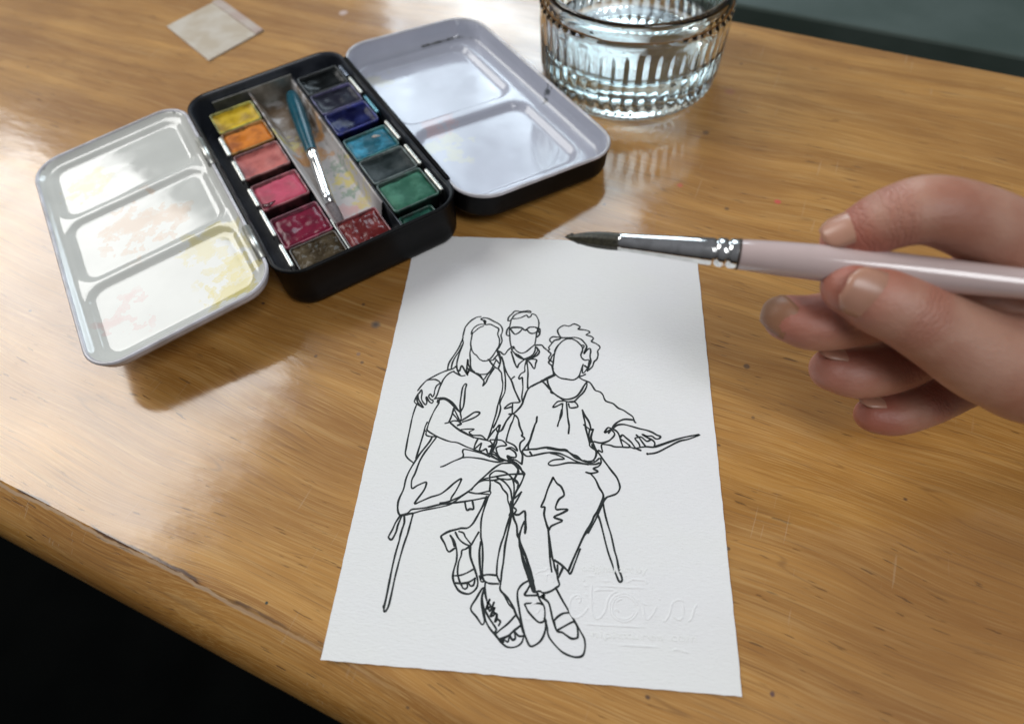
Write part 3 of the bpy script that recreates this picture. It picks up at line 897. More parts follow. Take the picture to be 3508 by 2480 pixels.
def enamel_tray(name, wx, wy, r, depth, floor_z, wells, well_d, outer_mat, inner_mat, parent, loc, tilt, wall_z0, floor_fn=None):
    """wx x wy panel with rim; local x from 0 (hinge) to wx, y from 0 to wy; z=0 at the rim"""
    root = empty(name, (0, 0, 0)); root.parent = parent
    root.location = tuple(c*S for c in loc); root.rotation_euler = (0, tilt, 0)
    def R_(ins, z): return ring(rrect(ins, wx-ins, ins, wy-ins, max(r-ins, 1.5), 9), z)
    v, f = loft([R_(2.5, wall_z0), R_(0.8, wall_z0+0.5), R_(0.2, wall_z0+2), R_(0.1, -1.2)], cap0=True)
    mesh_obj('outer_shell', v, f, outer_mat, root, True)
    v, f = loft([R_(0.1, -1.5), R_(-0.35, -1.0), R_(-0.45, -0.4), R_(-0.1, 0), R_(0.6, 0), R_(0.95, -0.5)])
    mesh_obj('rim', v, f, M['white_edge'], root, True)
    # interior
    nx, ny = int(wx/1.0), int(wy/1.0); V, F = [], []
    for j in range(ny+1):
        for i in range(nx+1):
            x = 0.9+(wx-1.8)*i/nx; y = 0.9+(wy-1.8)*j/ny
            d = sdf_rr(x, y, 0.9, wx-0.9, 0.9, wy-0.9, r-0.9)      # <0 inside
            if d > 0:                                              # pull the grid corners onto the rounded outline
                cx_ = min(max(x, r), wx-r); cy_ = min(max(y, r), wy-r)
                dd = math.hypot(x-cx_, y-cy_); k = (r-0.9)/dd
                x, y = cx_+(x-cx_)*k, cy_+(y-cy_)*k; d = 0
            z = -0.5+(floor_z+0.5)*sstep(0.0, 1.0, (-d)/2.2)
            for (a0, a1, c0, c1, rw) in wells:
                dw = sdf_rr(x, y, a0, a1, c0, c1, rw)
                z -= well_d*sstep(1.6, -1.6, dw)
            V.append((x, y, z))
    for j in range(ny):
        for i in range(nx):
            a = j*(nx+1)+i; F.append((a, a+1, a+nx+2, a+nx+1))
    mesh_obj('palette', V, F, inner_mat, root, True)
    return root

# lid to the right of the box
LID_TILT = math.radians(5.0)
lid = enamel_tray('lid', 69.5, 121.0, 14, 12, -8.3, [(5.5, 58.5, 12.5, 58.0, 7), (5.5, 58.5, 65.5, 113.5, 7)], 2.6,
            M['black_enamel'], M['lid_enamel'], tin, (18.9, 76.4, 17.6), LID_TILT, -11.0)
M['residue'] = mottled('dried_dark_residue', (0.03, 0.03, 0.015), (0.09, 0.085, 0.05), 0.5, 0.6)
rp = []
for i in range(25):
    t = i/24
    if t < 0.6: p_ = (40+t/0.6*17.5, 117.6, -7.7)
    else:
        a_ = math.radians(90-(t-0.6)/0.4*62); p_ = (57.5+8.9*math.cos(a_), 108.7+8.9*math.sin(a_), -7.7)
    rp.append(p_)
v, f = tube(rp, [0.12+0.42*abs(math.sin(i*1.7)*math.sin(i*0.6+0.4)) for i in range(25)], 8, flat=0.8)
mesh_obj('paint_residue', v, f, M['residue'], lid, True)
# mixing flap to the left, hinged on the other rim
flap = enamel_tray('mixing_flap', 62.0, 116.5, 11, 4, -2.0, [(5, 57, 5, 38, 6), (5, 57, 42, 75, 6), (5, 57, 79, 111, 6)], 1.3,
            M['white_edge'], M['flap_enamel'], tin, (-51.8-62.0*math.cos(math.radians(4)), 80.0, 14.6), math.radians(-4), -4.2)
# hinges
for (s_, wa, wb, mt_, rad) in ((18.6, 92, 186, 'black_enamel', 1.1), (-52.2, 92.5, 110, 'metal', 1.5), (-52.2, 150, 168, 'metal', 1.5)):
    v, f = tube([(s_, wa, HT-0.4), (s_, wb, HT-0.4)], [rad, rad], 12)
    mesh_obj('hinge', v, f, M[mt_], tin, True)
v, f = tube([(-51.9, 111, HT-0.2), (-51.9, 149, HT-0.2)], [0.6, 0.6], 8)
mesh_obj('hinge_wire', v, f, M['metal'], tin, True)

# insert: channel rails, middle slot, end lip, spring clips
v, f = loft([ring(rrect(-49.2, 16.6, 81.2, 195.6, 8.2, 6), z) for z in (1.8, 3.0)], cap0=True, cap1=True)
mesh_obj('insert_floor', v, f, M['black_inner'], tin)
def slot_prof(w_):
    return [(-25.0, w_, 13.6), (-24.4, w_, 13.8), (-23.9, w_, 13.0), (-21.3, w_, 6.6), (-20.2, w_, 6.0), (-8.6, w_, 6.0), (-7.4, w_, 6.6), (-5.9, w_, 13.0), (-5.4, w_, 13.8), (-4.9, w_, 13.4)]
v, f = loft([slot_prof(w_) for w_ in np.linspace(99.8, 195, 12)], closed=False)
o = mesh_obj('brush_slot', v, f, M['slot_enamel'], tin, True)
md = o.modifiers.new('solid', 'SOLIDIFY'); md.thickness = 0.35*S; md.offset = -1
v, f = join(box(-40.5, -4.6, 194.4, 195.0, 2, 15.2)); bevel(mesh_obj('end_lip', v, f, M['metal'], tin), 0.2)
v, f = join(box(-4.4, 9.0, 189.8, 195.2, 3.1, 10.0)); mesh_obj('end_block', v, f, M['black_enamel'], tin)
v, f = join(box(-25.4, -24.9, 80.9, 100.5, 3, 15.0)); mesh_obj('divider', v, f, M['metal'], tin)
v, f = join(box(-5.0, -4.5, 80.9, 194.8, 3, 14.0)); mesh_obj('divider', v, f, M['black_inner'], tin)
def clip(s_, wa, wb, z, mt_='metal'):
    prof = [(s_+0.72, z-6), (s_+0.72, z-0.5), (s_+0.55, z-0.05), (s_+0.3, z+0.12), (s_-0.3, z+0.12), (s_-0.55, z-0.05), (s_-0.72, z-0.5), (s_-0.72, z-1.4)]
    rows = [(wa, 0.6), (wa+0.5, 0.92), (wa+1.2, 1.0), (wb-1.2, 1.0), (wb-0.5, 0.92), (wb, 0.6)]
    v, f = loft([[(s_+(x-s_)*k, w_, zz) for x, zz in prof] for w_, k in rows], closed=False)
    o = mesh_obj('spring_clip', v, f, M[mt_], tin, True)
    md = o.modifiers.new('solid', 'SOLIDIFY'); md.thickness = 0.25*S
M['stained_clip'] = mottled('blue_stained_clip', (0.04, 0.08, 0.35), (0.10, 0.25, 0.30), 0.1, 0.25, metal=0.7)
M['grey_clip'] = mottled('grey_stained_clip', (0.25, 0.28, 0.34), (0.12, 0.14, 0.18), 0.1, 0.25, metal=0.9)
clip(15.4, 177.5, 187, 15.6, 'grey_clip')
for wa, wb, mt_ in ((162.5, 176.0, 'metal'), (146.5, 160.0, 'stained_clip'), (126, 139.5, 'metal'), (108, 121.5, 'metal'), (90.5, 104.0, 'metal')):
    clip(15.4, wa, wb, 15.8, mt_)
for wa, wb in ((155, 168), (137.5, 151), (121, 132), (103, 118.5), (86.0, 98)):
    clip(-44.9, wa, wb, 15.8)

# ------------------------------------------------------------------ half pans, each a thing of its own
def paint_mats(name, c, c2, gloss, wallc):
    p = mottled(name+'_paint', c, c2, 0.13, gloss+(0.12 if gloss > 0.3 else -0.02), bumpd=0.00012, det=5)
    b = p.node_tree.nodes['Principled BSDF']; b.inputs['Coat Weight'].default_value = 0.03 if gloss < 0.45 else 0.0
    b.inputs['Specular IOR Level'].default_value = 0.07 if max(c) < 0.07 else 0.2
    b.inputs['Coat Roughness'].default_value = 0.2
    q = mottled(name+'_stained_plastic', wallc, tuple(0.35*a+0.01 for a in wallc), 0.22, 0.4, 0.42, 0.55)
    return p, q
def half_pan(s0, s1, w0, w1, top_z, key, c, c2, gloss, wallc, label, mode='dish', drop=1.6, extra=None):
    cx_, cy_ = (s0+s1)/2, (w0+w1)/2
    loc = Vector((cx_*math.cos(TH)-cy_*math.sin(TH), cx_*math.sin(TH)+cy_*math.cos(TH), 3.0+TZ))
    root = empty('paint_pan', loc, TH)
    tag(root, label, 'paint pan', 'half pans of watercolour in the tin')
    pm, wm = paint_mats(key, c, c2, gloss, wallc)
    hx, hy = (s1-s0)/2, (w1-w0)/2; h = top_z-3.0
    def q(ix, z, r_=1.2): return ring(rrect(-hx+ix, hx-ix, -hy+ix, hy-ix, max(r_, 0.3), 3), z)
    v, f = loft([q(0.9, 0), q(0.25, h-1.0), q(0.0, h-0.9), q(0.0, h-0.1), q(0.15, h), q(0.5, h), q(0.65, h-0.3), q(1.0, 1.0)], cap0=True, cap1=True)
    mesh_obj('pan', v, f, wm, root, True)
    nx, ny = 22, 18; V, F = [], []
    rx, ry = random.uniform(-0.25, 0.25), random.uniform(-0.25, 0.25)
    sx, sy = random.random()*50, random.random()*50
    from mathutils import noise as mn
    for j in range(ny+1):
        for i in range(nx+1):
            a, b_ = i/nx*2-1, j/ny*2-1
            x, y = a*(hx-0.72), b_*(hy-0.72)
            e = max(abs(a), abs(b_))
            n1 = mn.noise(Vector((x*0.25+sx, y*0.25+sy, 0))); n2 = mn.noise(Vector((x*0.9+sx, y*0.9+sy, 3)))
            if mode == 'dish':
                z = -drop-1.5*math.exp(-(((a-rx)/0.6)**2+((b_-ry)/0.55)**2))+0.35*n1+0.10*n2
                z += 0.7*sstep(0.8, 1.0, e)
            elif mode == 'full':
                z = -0.5+0.5*n1+0.25*n2-0.8*sstep(0.8, 1.0, e)-0.9*math.exp(-(((a-rx)/0.45)**2+((b_-ry)/0.4)**2))
            else:      # dried, wrinkled heap
                z = 0.1+0.8*n1+0.6*n2-0.9*sstep(0.8, 1.0, e)+0.25*mn.noise(Vector((x*2+sx, y*2, 9)))
            V.append((x, y, h+z))
    for j in range(ny):
        for i in range(nx):
            k = j*(nx+1)+i; F.append((k, k+1, k+nx+2, k+nx+1))
    mesh_obj('paint_cake', V, F, pm, root, True)
    return root
PT = 15.4
half_pan(-4.3, 14.2, 174.3, 189.3, PT, 'black', (0.004, 0.005, 0.005), (0.012, 0.014, 0.015), 0.25, (0.03, 0.035, 0.035), 'half pan of black paint at the far end of the right row')
half_pan(-4.3, 14.2, 158.6, 173.8, PT, 'violet_grey', (0.018, 0.018, 0.030), (0.035, 0.04, 0.055), 0.3, (0.10, 0.09, 0.22), 'half pan of very dark violet grey paint between the black and the blue')
half_pan(-4.3, 14.2, 142.8, 158.1, PT, 'ultramarine', (0.004, 0.005, 0.035), (0.018, 0.025, 0.11), 0.25, (0.035, 0.045, 0.28), 'half pan of deep ultramarine blue paint with a dark hollow')
half_pan(-4.3, 14.2, 123.6, 138.6, PT, 'turquoise', (0.008, 0.09, 0.13), (0.03, 0.26, 0.40), 0.4, (0.05, 0.20, 0.20), 'half pan of bright turquoise paint with a pale chip in it', 'full')
half_pan(-4.3, 14.2, 107.9, 123.1, PT, 'green_black', (0.018, 0.026, 0.027), (0.05, 0.062, 0.064), 0.4, (0.14, 0.18, 0.17), 'half pan of greenish black paint between the turquoise and the green')
half_pan(-4.3, 14.2, 90.2, 107.4, PT, 'green', (0.018, 0.10, 0.06), (0.06, 0.20, 0.13), 0.5, (0.05, 0.12, 0.09), 'half pan of sea green paint at the near end of the right row', 'full')
half_pan(-44.2, -25.9, 171.4, 186.3, PT, 'yellow', (0.60, 0.40, 0.015), (0.30, 0.18, 0.015), 0.4, (0.45, 0.42, 0.08), 'half pan of bright yellow paint at the far end of the left row')
half_pan(-44.2, -25.9, 156.0, 170.9, PT, 'orange', (0.62, 0.19, 0.015), (0.32, 0.085, 0.012), 0.45, (0.45, 0.22, 0.05), 'half pan of orange paint beside the yellow one', 'full')
half_pan(-44.2, -25.9, 138.3, 154.5, PT, 'salmon', (0.52, 0.15, 0.13), (0.30, 0.07, 0.065), 0.42, (0.42, 0.17, 0.16), 'half pan of dusty salmon pink paint between the orange and the bright pink')
half_pan(-44.2, -25.9, 118.0, 133.8, PT, 'pink', (0.52, 0.075, 0.13), (0.36, 0.07, 0.10), 0.42, (0.40, 0.12, 0.14), 'half pan of bright rose pink paint with a dark smear at one corner', 'full')
half_pan(-44.2, -25.9, 95.6, 112.6, PT, 'magenta', (0.17, 0.008, 0.03), (0.085, 0.005, 0.018), 0.28, (0.30, 0.06, 0.10), 'half pan of deep magenta paint beside the brown one', 'full')
half_pan(-43.4, -25.9, 81.6, 94.9, PT, 'brown', (0.035, 0.024, 0.012), (0.10, 0.075, 0.045), 0.28, (0.08, 0.055, 0.035), 'half pan of wrinkled olive brown paint at the near left corner', 'heap')
half_pan(-24.6, -8.6, 81.0, 99.2, 13.8, 'oxide_red', (0.10, 0.008, 0.008), (0.18, 0.03, 0.03), 0.26, (0.22, 0.04, 0.045), 'half pan of cracked brick red paint lying across the middle slot', 'heap')
half_pan(-4.3, 9.4, 81.8, 89.4, 13.2, 'dark_green', (0.008, 0.05, 0.035), (0.015, 0.08, 0.055), 0.35, (0.02, 0.07, 0.05), 'narrow pan end with dark green paint against the near wall of the tin', 'full')

def tin_pt(s_, w_, z):
    return Vector((s_*math.cos(TH)-w_*math.sin(TH), s_*math.sin(TH)+w_*math.cos(TH), z+TZ))
# dried paint chip on the turquoise, dark smear on the pink
V, F = tube([tin_pt(6.4, 133.2, 15.9), tin_pt(7.5, 132.6, 16.2), tin_pt(9.6, 132.0, 15.9)], [0.3, 1.0, 0.35], 8, flat=0.4)
M['chip'] = mottled('pale_chip', (0.45, 0.36, 0.30), (0.30, 0.30, 0.28), 0.6, 0.4)
tag(mesh_obj('paint_chip', V, F, M['chip'], None, True), 'small pale chip of dried paint lying on the turquoise pan', 'paint chip')

M['smear'] = mottled('dark_red_smear', (0.06, 0.006, 0.010), (0.12, 0.012, 0.02), 0.6, 0.3)
sm = [tube([tin_pt(*a) for a in pts_], rad_, 8, flat=0.35) for pts_, rad_ in (
    ([(-43.6, 119.6, 15.7), (-41.5, 119.2, 16.1), (-38.6, 120.6, 15.6)], [0.4, 1.1, 0.3]),
    ([(-43.4, 121.5, 15.6), (-42.2, 119.8, 16.0), (-41.0, 118.6, 15.7)], [0.3, 0.8, 0.4]))]
v, f = sm[0]; tag(mesh_obj('paint_smear', v, f, M['smear'], None, True), 'long dark red smear of dried paint at the corner of the rose pink pan', 'paint smear')
v, f = sm[1]; tag(mesh_obj('paint_smear', v, f, M['smear'], None, True), 'shorter dark red smear crossing the longer one on the rose pink pan', 'paint smear')

# ------------------------------------------------------------------ travel brush in the slot
M['teal'] = mottled('teal_lacquer', (0.005, 0.085, 0.125), (0.004, 0.055, 0.08), 0.1, 0.25)
M['teal'].node_tree.nodes['Principled BSDF'].inputs['Specular IOR Level'].default_value = 0.2
M['taupe_hair'] = mottled('taupe_bristle', (0.075, 0.055, 0.058), (0.13, 0.10, 0.10), 1.2, 0.6, bumpd=0.0001)
def lerp(a, b_, t): return a+(b_-a)*t
tb = empty('travel_brush', tin_pt(-15, 140, 10)*1.0)
tag(tb, 'short flat watercolour brush with teal handle lying in the tin slot', 'paintbrush')
org = tin_pt(-15, 140, 10)
def P3(s_, w_, z): return tin_pt(s_, w_, z)-org
e0, e1 = P3(-8.6, 187.5, 9.5), P3(-16.2, 143.8, 11.2)
v, f = tube([lerp(e0, e1, t) for t in (0, .05, .25, .6, .85, 1)], [2.7, 3.1, 3.4, 3.1, 2.6, 2.3], 18, round_ends=True)
mesh_obj('handle', v, f, M['teal'], tb, True)
g0, g1 = P3(-16.0, 144.6, 11.3), P3(-21.2, 113.2, 10.5)
v, f = tube([lerp(g0, g1, t) for t in (0, .06, .12, .16, .2, .8, .83, .86, 1)], [2.35, 2.4, 2.35, 2.05, 2.25, 2.0, 1.8, 2.0, 2.1], 18)
mesh_obj('ferrule', v, f, M['chrome'], tb, True)
h0, h1 = P3(-21.2, 113.4, 10.5), P3(-23.0, 100.2, 9.8)
v, f = tube([lerp(h0, h1, t) for t in (0, .2, .6, .9, 1)], [1.9, 2.35, 2.6, 2.5, 2.1], 18, flat=0.7)
mesh_obj('bristles', v, f, M['taupe_hair'], tb, True)

# ------------------------------------------------------------------ glass of water
GX, GY = 29.3, 185.2
glass = empty('water_glass', (GX, GY, 0.1))
tag(glass, 'short ribbed glass dish half full of water on the table', 'glass dish')
def glass_body():
    n = 400; ribs = 50
    outer = [(36.0, 0.0, 0), (38.2, 0.15, 0.25), (39.2, 0.9, 1.0), (39.7, 2.2, 1.0), (40.0, 3.6, 0.6), (40.1, 4.6, 0.0), (40.2, 5.6, 0.2),
             (40.3, 7.0, 1.0), (40.4, 12, 1.0), (40.6, 18, 1.0), (40.8, 24, 1.0), (41.0, 27.5, 0.8), (41.1, 29.2, 0.2), (41.1, 31, 0), (41.3, 33.0, 0),
             (41.1, 34.0, 0), (40.1, 34.8, 0), (39.7, 35.8, 0), (39.7, 38.5, 0), (40.0, 39.6, 0), (40.1, 40.6, 0), (39.8, 41.5, 0), (39.1, 42.0, 0), (38.4, 42.1, 0), (37.8, 41.6, 0)]
    inner = [(37.4, 40.2), (37.0, 34), (36.9, 25), (36.7, 15), (36.3, 9), (35.0, 6.2), (32.0, 5.0), (24, 4.8), (12, 4.8), (0.6, 4.8)]
    rings = []
    rings.append([(0.6*math.cos(2*PI*k/n), 0.6*math.sin(2*PI*k/n), 0.9) for k in range(n)])
    rings.append([(33.5*math.cos(2*PI*k/n), 33.5*math.sin(2*PI*k/n), 0.9) for k in range(n)])
    for r_, z, a in outer:
        fr = ribs if z > 5 else ribs*1.6
        row = []
        for k in range(n):
            t = 2*PI*k/n
            rb = (abs(math.cos(fr*t/2))**0.9-0.5)*(0.48 if z > 5 else 0.3)*a
            row.append(((r_+rb)*math.cos(t), (r_+rb)*math.sin(t), z))
        rings.append(row)
    for r_, z in inner:
        rings.append([(r_*math.cos(2*PI*k/n), r_*math.sin(2*PI*k/n), z) for k in range(n)])
    return loft(rings, True, True, True)
v, f = glass_body()
recalc(mesh_obj('glass_wall', v, f, M['glass'], glass, True))
def lathe(prof, n=96, cap0=True, cap1=True):
    return loft([[(r_*math.cos(2*PI*k/n), r_*math.sin(2*PI*k/n), z) for k in range(n)] for r_, z in prof], True, cap0, cap1)
WL = 18.2
v, f = lathe([(0.6, 4.75), (24, 4.75), (32.05, 4.95), (35.08, 6.17), (36.36, 9), (36.76, 15), (36.85, WL+0.5), (36.3, WL+0.12), (35.2, WL), (0.6, WL)])
recalc(mesh_obj('water', v, f, M['water'], glass, True))
M['ring_stain'] = mottled('ochre_ring_stain', (0.30, 0.13, 0.02), (0.20, 0.09, 0.02), 0.15, 0.5)
n = 120; V = []
rings_ = []
for k in range(n):
    t = 2*PI*k/n; hh = 0.35+0.3*math.sin(3*t+1)+0.2*math.sin(11*t)
    hh = max(hh, 0.12)
    rings_.append([(40.2*math.cos(t), 40.2*math.sin(t), 34.9), (40.45*math.cos(t), 40.45*math.sin(t), 34.75+hh*0.5), (40.1*math.cos(t), 40.1*math.sin(t), 34.9+hh)])
rings_.append(rings_[0])
v, f = loft(rings_, closed=False)
mesh_obj('paint_stain', v, f, M['ring_stain'], glass, True)
M['blot'] = mottled('dark_paint_blot', (0.01, 0.03, 0.025), (0.03, 0.03, 0.02), 0.8, 0.5)
for ang, z, r_, rad in ((-98, 32.0, 41.45, 0.5), (-118, 36.8, 39.9, 1.0), (-62, 39.0, 40.2, 1.1), (-100, 40.8, 40.0, 0.5)):
    t = math.radians(ang); c_ = Vector((r_*math.cos(t), r_*math.sin(t), z)); tv_ = Vector((-math.sin(t), math.cos(t), 0))
    v, f = tube([c_-tv_*rad, c_, c_+tv_*rad], [rad*0.3, rad*0.55, rad*0.3], 8, flat=0.5)
    mesh_obj('paint_spot', v, f, M['blot'], glass, True)

# ------------------------------------------------------------------ paper scrap, top left
q = [at(905, 108), at(838, 60), at(838, 145)]
a_ = Vector(q[0][:2]); d1 = (Vector(q[1][:2])-a_).normalized(); d2 = (Vector(q[2][:2])-a_).normalized()
P_ = [a_, a_+d1*46, a_+d1*46+d2*34, a_+d2*34]
def scrap(P, z0, z1):
    return [(*p, z0) for p in P]+[(*p, z1) for p in P], [(0, 3, 2, 1), (4, 5, 6, 7), (0, 1, 5, 4), (1, 2, 6, 5), (2, 3, 7, 6), (3, 0, 4, 7)]
M['scrap'] = mottled('pale_beige_card', (0.50, 0.42, 0.32), (0.58, 0.52, 0.44), 0.08, 0.4)
sc_root = empty('sample_sachet', (0, 0, 0))
tag(sc_root, 'corner of a flat pale beige sachet lying on the table beyond the tin', 'sachet')
v, f = scrap(P_, 0.1, 0.7); recalc(mesh_obj('sachet_body', v, f, M['scrap'], sc_root))
M['scrap_edge'] = mottled('pinkish_seal', (0.47, 0.36, 0.31), (0.52, 0.44, 0.38), 0.1, 0.35)
P2_ = [a_+d2*0.3, a_+d1*46+d2*0.3, a_+d1*46+d2*5, a_+d2*5]
v, f = scrap(P2_, 0.72, 1.2); recalc(mesh_obj('seal_strip', v, f, M['scrap_edge'], sc_root))

# ------------------------------------------------------------------ round brush held over the card
M['hair'] = mottled('dark_olive_hair', (0.018, 0.016, 0.008), (0.055, 0.05, 0.03), 1.5, 0.42, bumpd=0.00012)
M['pink_lacquer'] = mottled('pale_pink_lacquer', (0.54, 0.42, 0.40), (0.58, 0.45, 0.43), 0.05, 0.14)
M['pink_lacquer'].node_tree.nodes['Principled BSDF'].inputs['Coat Weight'].default_value = 0.8
A0 = depth_pt(1936, 810, 154); A1 = depth_pt(2671, 886, 142.5)
ax = (A1-A0).normalized()
rb_ = empty('round_brush', A0)
tag(rb_, 'round watercolour brush with pale pink handle held over the card', 'paintbrush')
def on_ax(u):   # distance along the brush for a photo column u
    return (u-1936)/(2671-1936)*(A1-A0).length
# hair: a full belly drawn to a point, slightly split tip
L_h = on_ax(2136)
prof = [(0, .12), (.05, .38), (.12, .75), (.25, 1.25), (.42, 1.72), (.60, 1.98), (.80, 2.10), (.93, 2.08), (1.03, 1.98)]
V, F = [], []; n = 40; rings_ = []
aa, bb_ = frame_of(ax)
from mathutils import noise as mn
for t, r_ in prof:
    c_ = ax*(L_h*t)+Vector((0, 0, -0.25))*(1-t)
    rings_.append([tuple(c_+(aa*math.cos(2*PI*k/n)+bb_*math.sin(2*PI*k/n))*r_*(1+0.035*math.sin(k*5.0)+0.03*mn.noise(Vector((k*0.9, t*2, 0))))) for k in range(n)])
v, f = loft(rings_, True, True, True)
mesh_obj('brush_hair', v, f, M['hair'], rb_, True)
tip = []
for (u0, v0, u1, v1) in ((1936, 812, 1962, 803), (1940, 806, 1965, 806), (1950, 820, 1985, 832)):
    p0 = depth_pt(u0, v0, 154)-A0; p1 = depth_pt(u1, v1, 153.4)-A0
    tip.append(tube([p0, (p0+p1)/2, p1], [0.05, 0.22, 0.45], 8))
v, f = join(*tip); tag(mesh_obj('stray_hair', v, f, M['hair'], rb_, True))
def brush_tube(name, prof, mt_, n=32):
    pts = [ax*on_ax(u) for u, _ in prof]
    v, f = tube(pts, [r_ for _, r_ in prof], n); o = mesh_obj(name, v, f, mt_, rb_, True)
    o.data.set_sharp_from_angle(angle=math.radians(50)); return o
brush_tube('ferrule', [(2130, 1.95), (2133, 2.12), (2145, 2.15), (2200, 2.32), (2300, 2.70), (2400, 3.08), (2452, 3.24), (2456, 3.18), (2460, 2.95), (2465, 2.93), (2469, 3.18), (2474, 3.38),
                       (2494, 3.45), (2498, 3.30), (2501, 3.05), (2505, 3.05), (2509, 3.32), (2514, 3.48), (2532, 3.52), (2536, 3.50)], M['chrome'])
brush_tube('collar_line', [(2534.5, 3.56), (2536, 3.62), (2541, 3.62), (2542.5, 3.5)], M['dark_wood'])
brush_tube('handle', [(2536, 3.42), (2545, 3.50), (2600, 3.72), (2671, 3.92), (2800, 4.1), (2950, 4.05), (3150, 3.7), (3400, 3.2), (3800, 2.6), (4300, 1.9), (4600, 1.3)], M['pink_lacquer'])

# ------------------------------------------------------------------ hand
def skin_mat():
    mt = mat('skin', (0.42, 0.20, 0.13), 0.45)
    nt = mt.node_tree; b = nt.nodes['Principled BSDF']
    tc = nt.nodes.new('ShaderNodeTexCoord')
    mm = mapping(nt, tc.outputs['Object'], (1000, 1000, 1000))
    col = mixc(nt, maprange(nt, noise(nt, mm, 0.06, 3), 0.38, 0.62), (0.40, 0.175, 0.115), (0.50, 0.27, 0.19))
    nt.links.new(col, b.inputs['Base Color'])
    wrinkle = None
    for (a_, b_, rr_) in JOINTS:
        vd = nt.nodes.new('ShaderNodeVectorMath'); vd.operation = 'SUBTRACT'
        nt.links.new(mm, vd.inputs[0]); vd.inputs[1].default_value = tuple(a_)
        dt = nt.nodes.new('ShaderNodeVectorMath'); dt.operation = 'DOT_PRODUCT'
        nt.links.new(vd.outputs[0], dt.inputs[0]); dt.inputs[1].default_value = tuple((b_-a_).normalized())
        ln = nt.nodes.new('ShaderNodeVectorMath'); ln.operation = 'LENGTH'; nt.links.new(vd.outputs[0], ln.inputs[0])
        msk = math_n(nt, 'MULTIPLY', maprange(nt, ln.outputs['Value'], rr_*1.45, rr_*0.9), maprange(nt, math_n(nt, 'ABSOLUTE', dt.outputs['Value']), rr_*0.62, rr_*0.25))
        wv = math_n(nt, 'SINE', math_n(nt, 'ADD', math_n(nt, 'MULTIPLY', dt.outputs['Value'], 2.4), math_n(nt, 'MULTIPLY', noise(nt, mm, 0.30, 4, 0.6), 13.0)))
        wv = math_n(nt, 'MULTIPLY', math_n(nt, 'POWER', math_n(nt, 'ABSOLUTE', wv), 0.5), msk)
        wrinkle = wv if wrinkle is None else math_n(nt, 'ADD', wrinkle, wv)
        col = mixc(nt, math_n(nt, 'MULTIPLY', msk, 0.45), col, (0.40, 0.12, 0.075))
    for tp, rr_ in TIPS:
        vd = nt.nodes.new('ShaderNodeVectorMath'); vd.operation = 'DISTANCE'
        nt.links.new(mm, vd.inputs[0]); vd.inputs[1].default_value = tuple(tp)
        col = mixc(nt, maprange(nt, vd.outputs['Value'], rr_*2.1, rr_*0.8, 0, 0.55), col, (0.42, 0.105, 0.07))
    nt.links.new(col, b.inputs['Base Color'])
    b.inputs['Subsurface Weight'].default_value = 0.12
    b.inputs['Subsurface Radius'].default_value = (1.0, 0.35, 0.2)
    b.inputs['Subsurface Scale'].default_value = 0.002
    vo = nt.nodes.new('ShaderNodeTexVoronoi'); vo.inputs['Scale'].default_value = 1.6
    nt.links.new(mm, vo.inputs['Vector'])
    n1 = bump(nt, vo.outputs['Distance'], 0.25, 0.00010)
    n2 = bump(nt, noise(nt, mapping(nt, mm, (0.5, 0.9, 0.9)), 1.0, 5, 0.65), 0.6, 0.00035, n1)
    nt.links.new(bump(nt, wrinkle, 0.7, 0.00022, n2), b.inputs['Normal'])
    return mt
M['nail'] = mottled('finger_nail', (0.50, 0.26, 0.18), (0.44, 0.23, 0.15), 0.1, 0.3)
D = depth_pt
FING = {
 'middle': [(D(2700, 1090, 151), 6.0), (D(2790, 1105, 151), 7.2), (D(2930, 1085, 153), 7.6), (D(3070, 1050, 156), 7.9), (D(3230, 1010, 152), 8.6), (D(3420, 985, 150), 9.4)],
 'index': [(D(2890, 818, 141), 5.2), (D(2960, 790, 139), 6.5), (D(3060, 745, 136), 7.2), (D(3180, 720, 134), 7.8), (D(3330, 760, 136), 8.6), (D(3500, 850, 141), 10)],
 'thumb': [(D(2915, 985, 139), 6.6), (D(3000, 1015, 139), 8.4), (D(3110, 1065, 139), 8.8), (D(3230, 1140, 141), 9.4), (D(3400, 1230, 145), 11.5), (D(3600, 1260, 150), 14)],
 'ring': [(D(2850, 1265, 160), 5.8), (D(2930, 1275, 160), 7.0), (D(3060, 1250, 163), 7.5), (D(3200, 1180, 164), 8.0), (D(3400, 1110, 160), 9.0)],
 'little': [(D(2990, 1420, 168), 5.0), (D(3060, 1420, 168), 6.0), (D(3170, 1380, 170), 6.6), (D(3300, 1310, 170), 7.2), (D(3470, 1230, 166), 8.2)],
}
WR = D(3900, 1160, 160)
JOINTS = []; TIPS = []
for k_, ids in (('middle', (2, 3)), ('index', (1, 2)), ('thumb', (2,)), ('ring', (2,)), ('little', (2,))):
    for i_ in ids: JOINTS.append((FING[k_][i_][0], FING[k_][i_+1][0], FING[k_][i_][1]))
    TIPS.append((FING[k_][0][0], FING[k_][0][1]))
M['skin'] = skin_mat()
parts = []
def cat_r(chain, k=5):
    arr = [(*p, r_) for p, r_ in chain]
    cc = catmull(arr, k); return [tuple(c[:3]) for c in cc], [c[3] for c in cc]
for key, ch in FING.items():
    pts, rad = cat_r(ch); parts.append(tube(pts, rad, 20, round_ends=True, flat=0.92))
for a_k, r0 in (('middle', 10.5), ('index', 10.5), ('ring', 10), ('little', 9)):
    p0 = FING[a_k][-1][0]
    pts, rad = cat_r([(p0, FING[a_k][-1][1]), ((p0*0.6+WR*0.4), r0+2), (WR, 16)]); parts.append(tube(pts, rad, 20, round_ends=True))
p0 = FING['thumb'][-1][0]
parts.append(tube(*cat_r([(FING['thumb'][-2][0], 11), (p0, 14.5), (WR, 17)]), 20, round_ends=True))
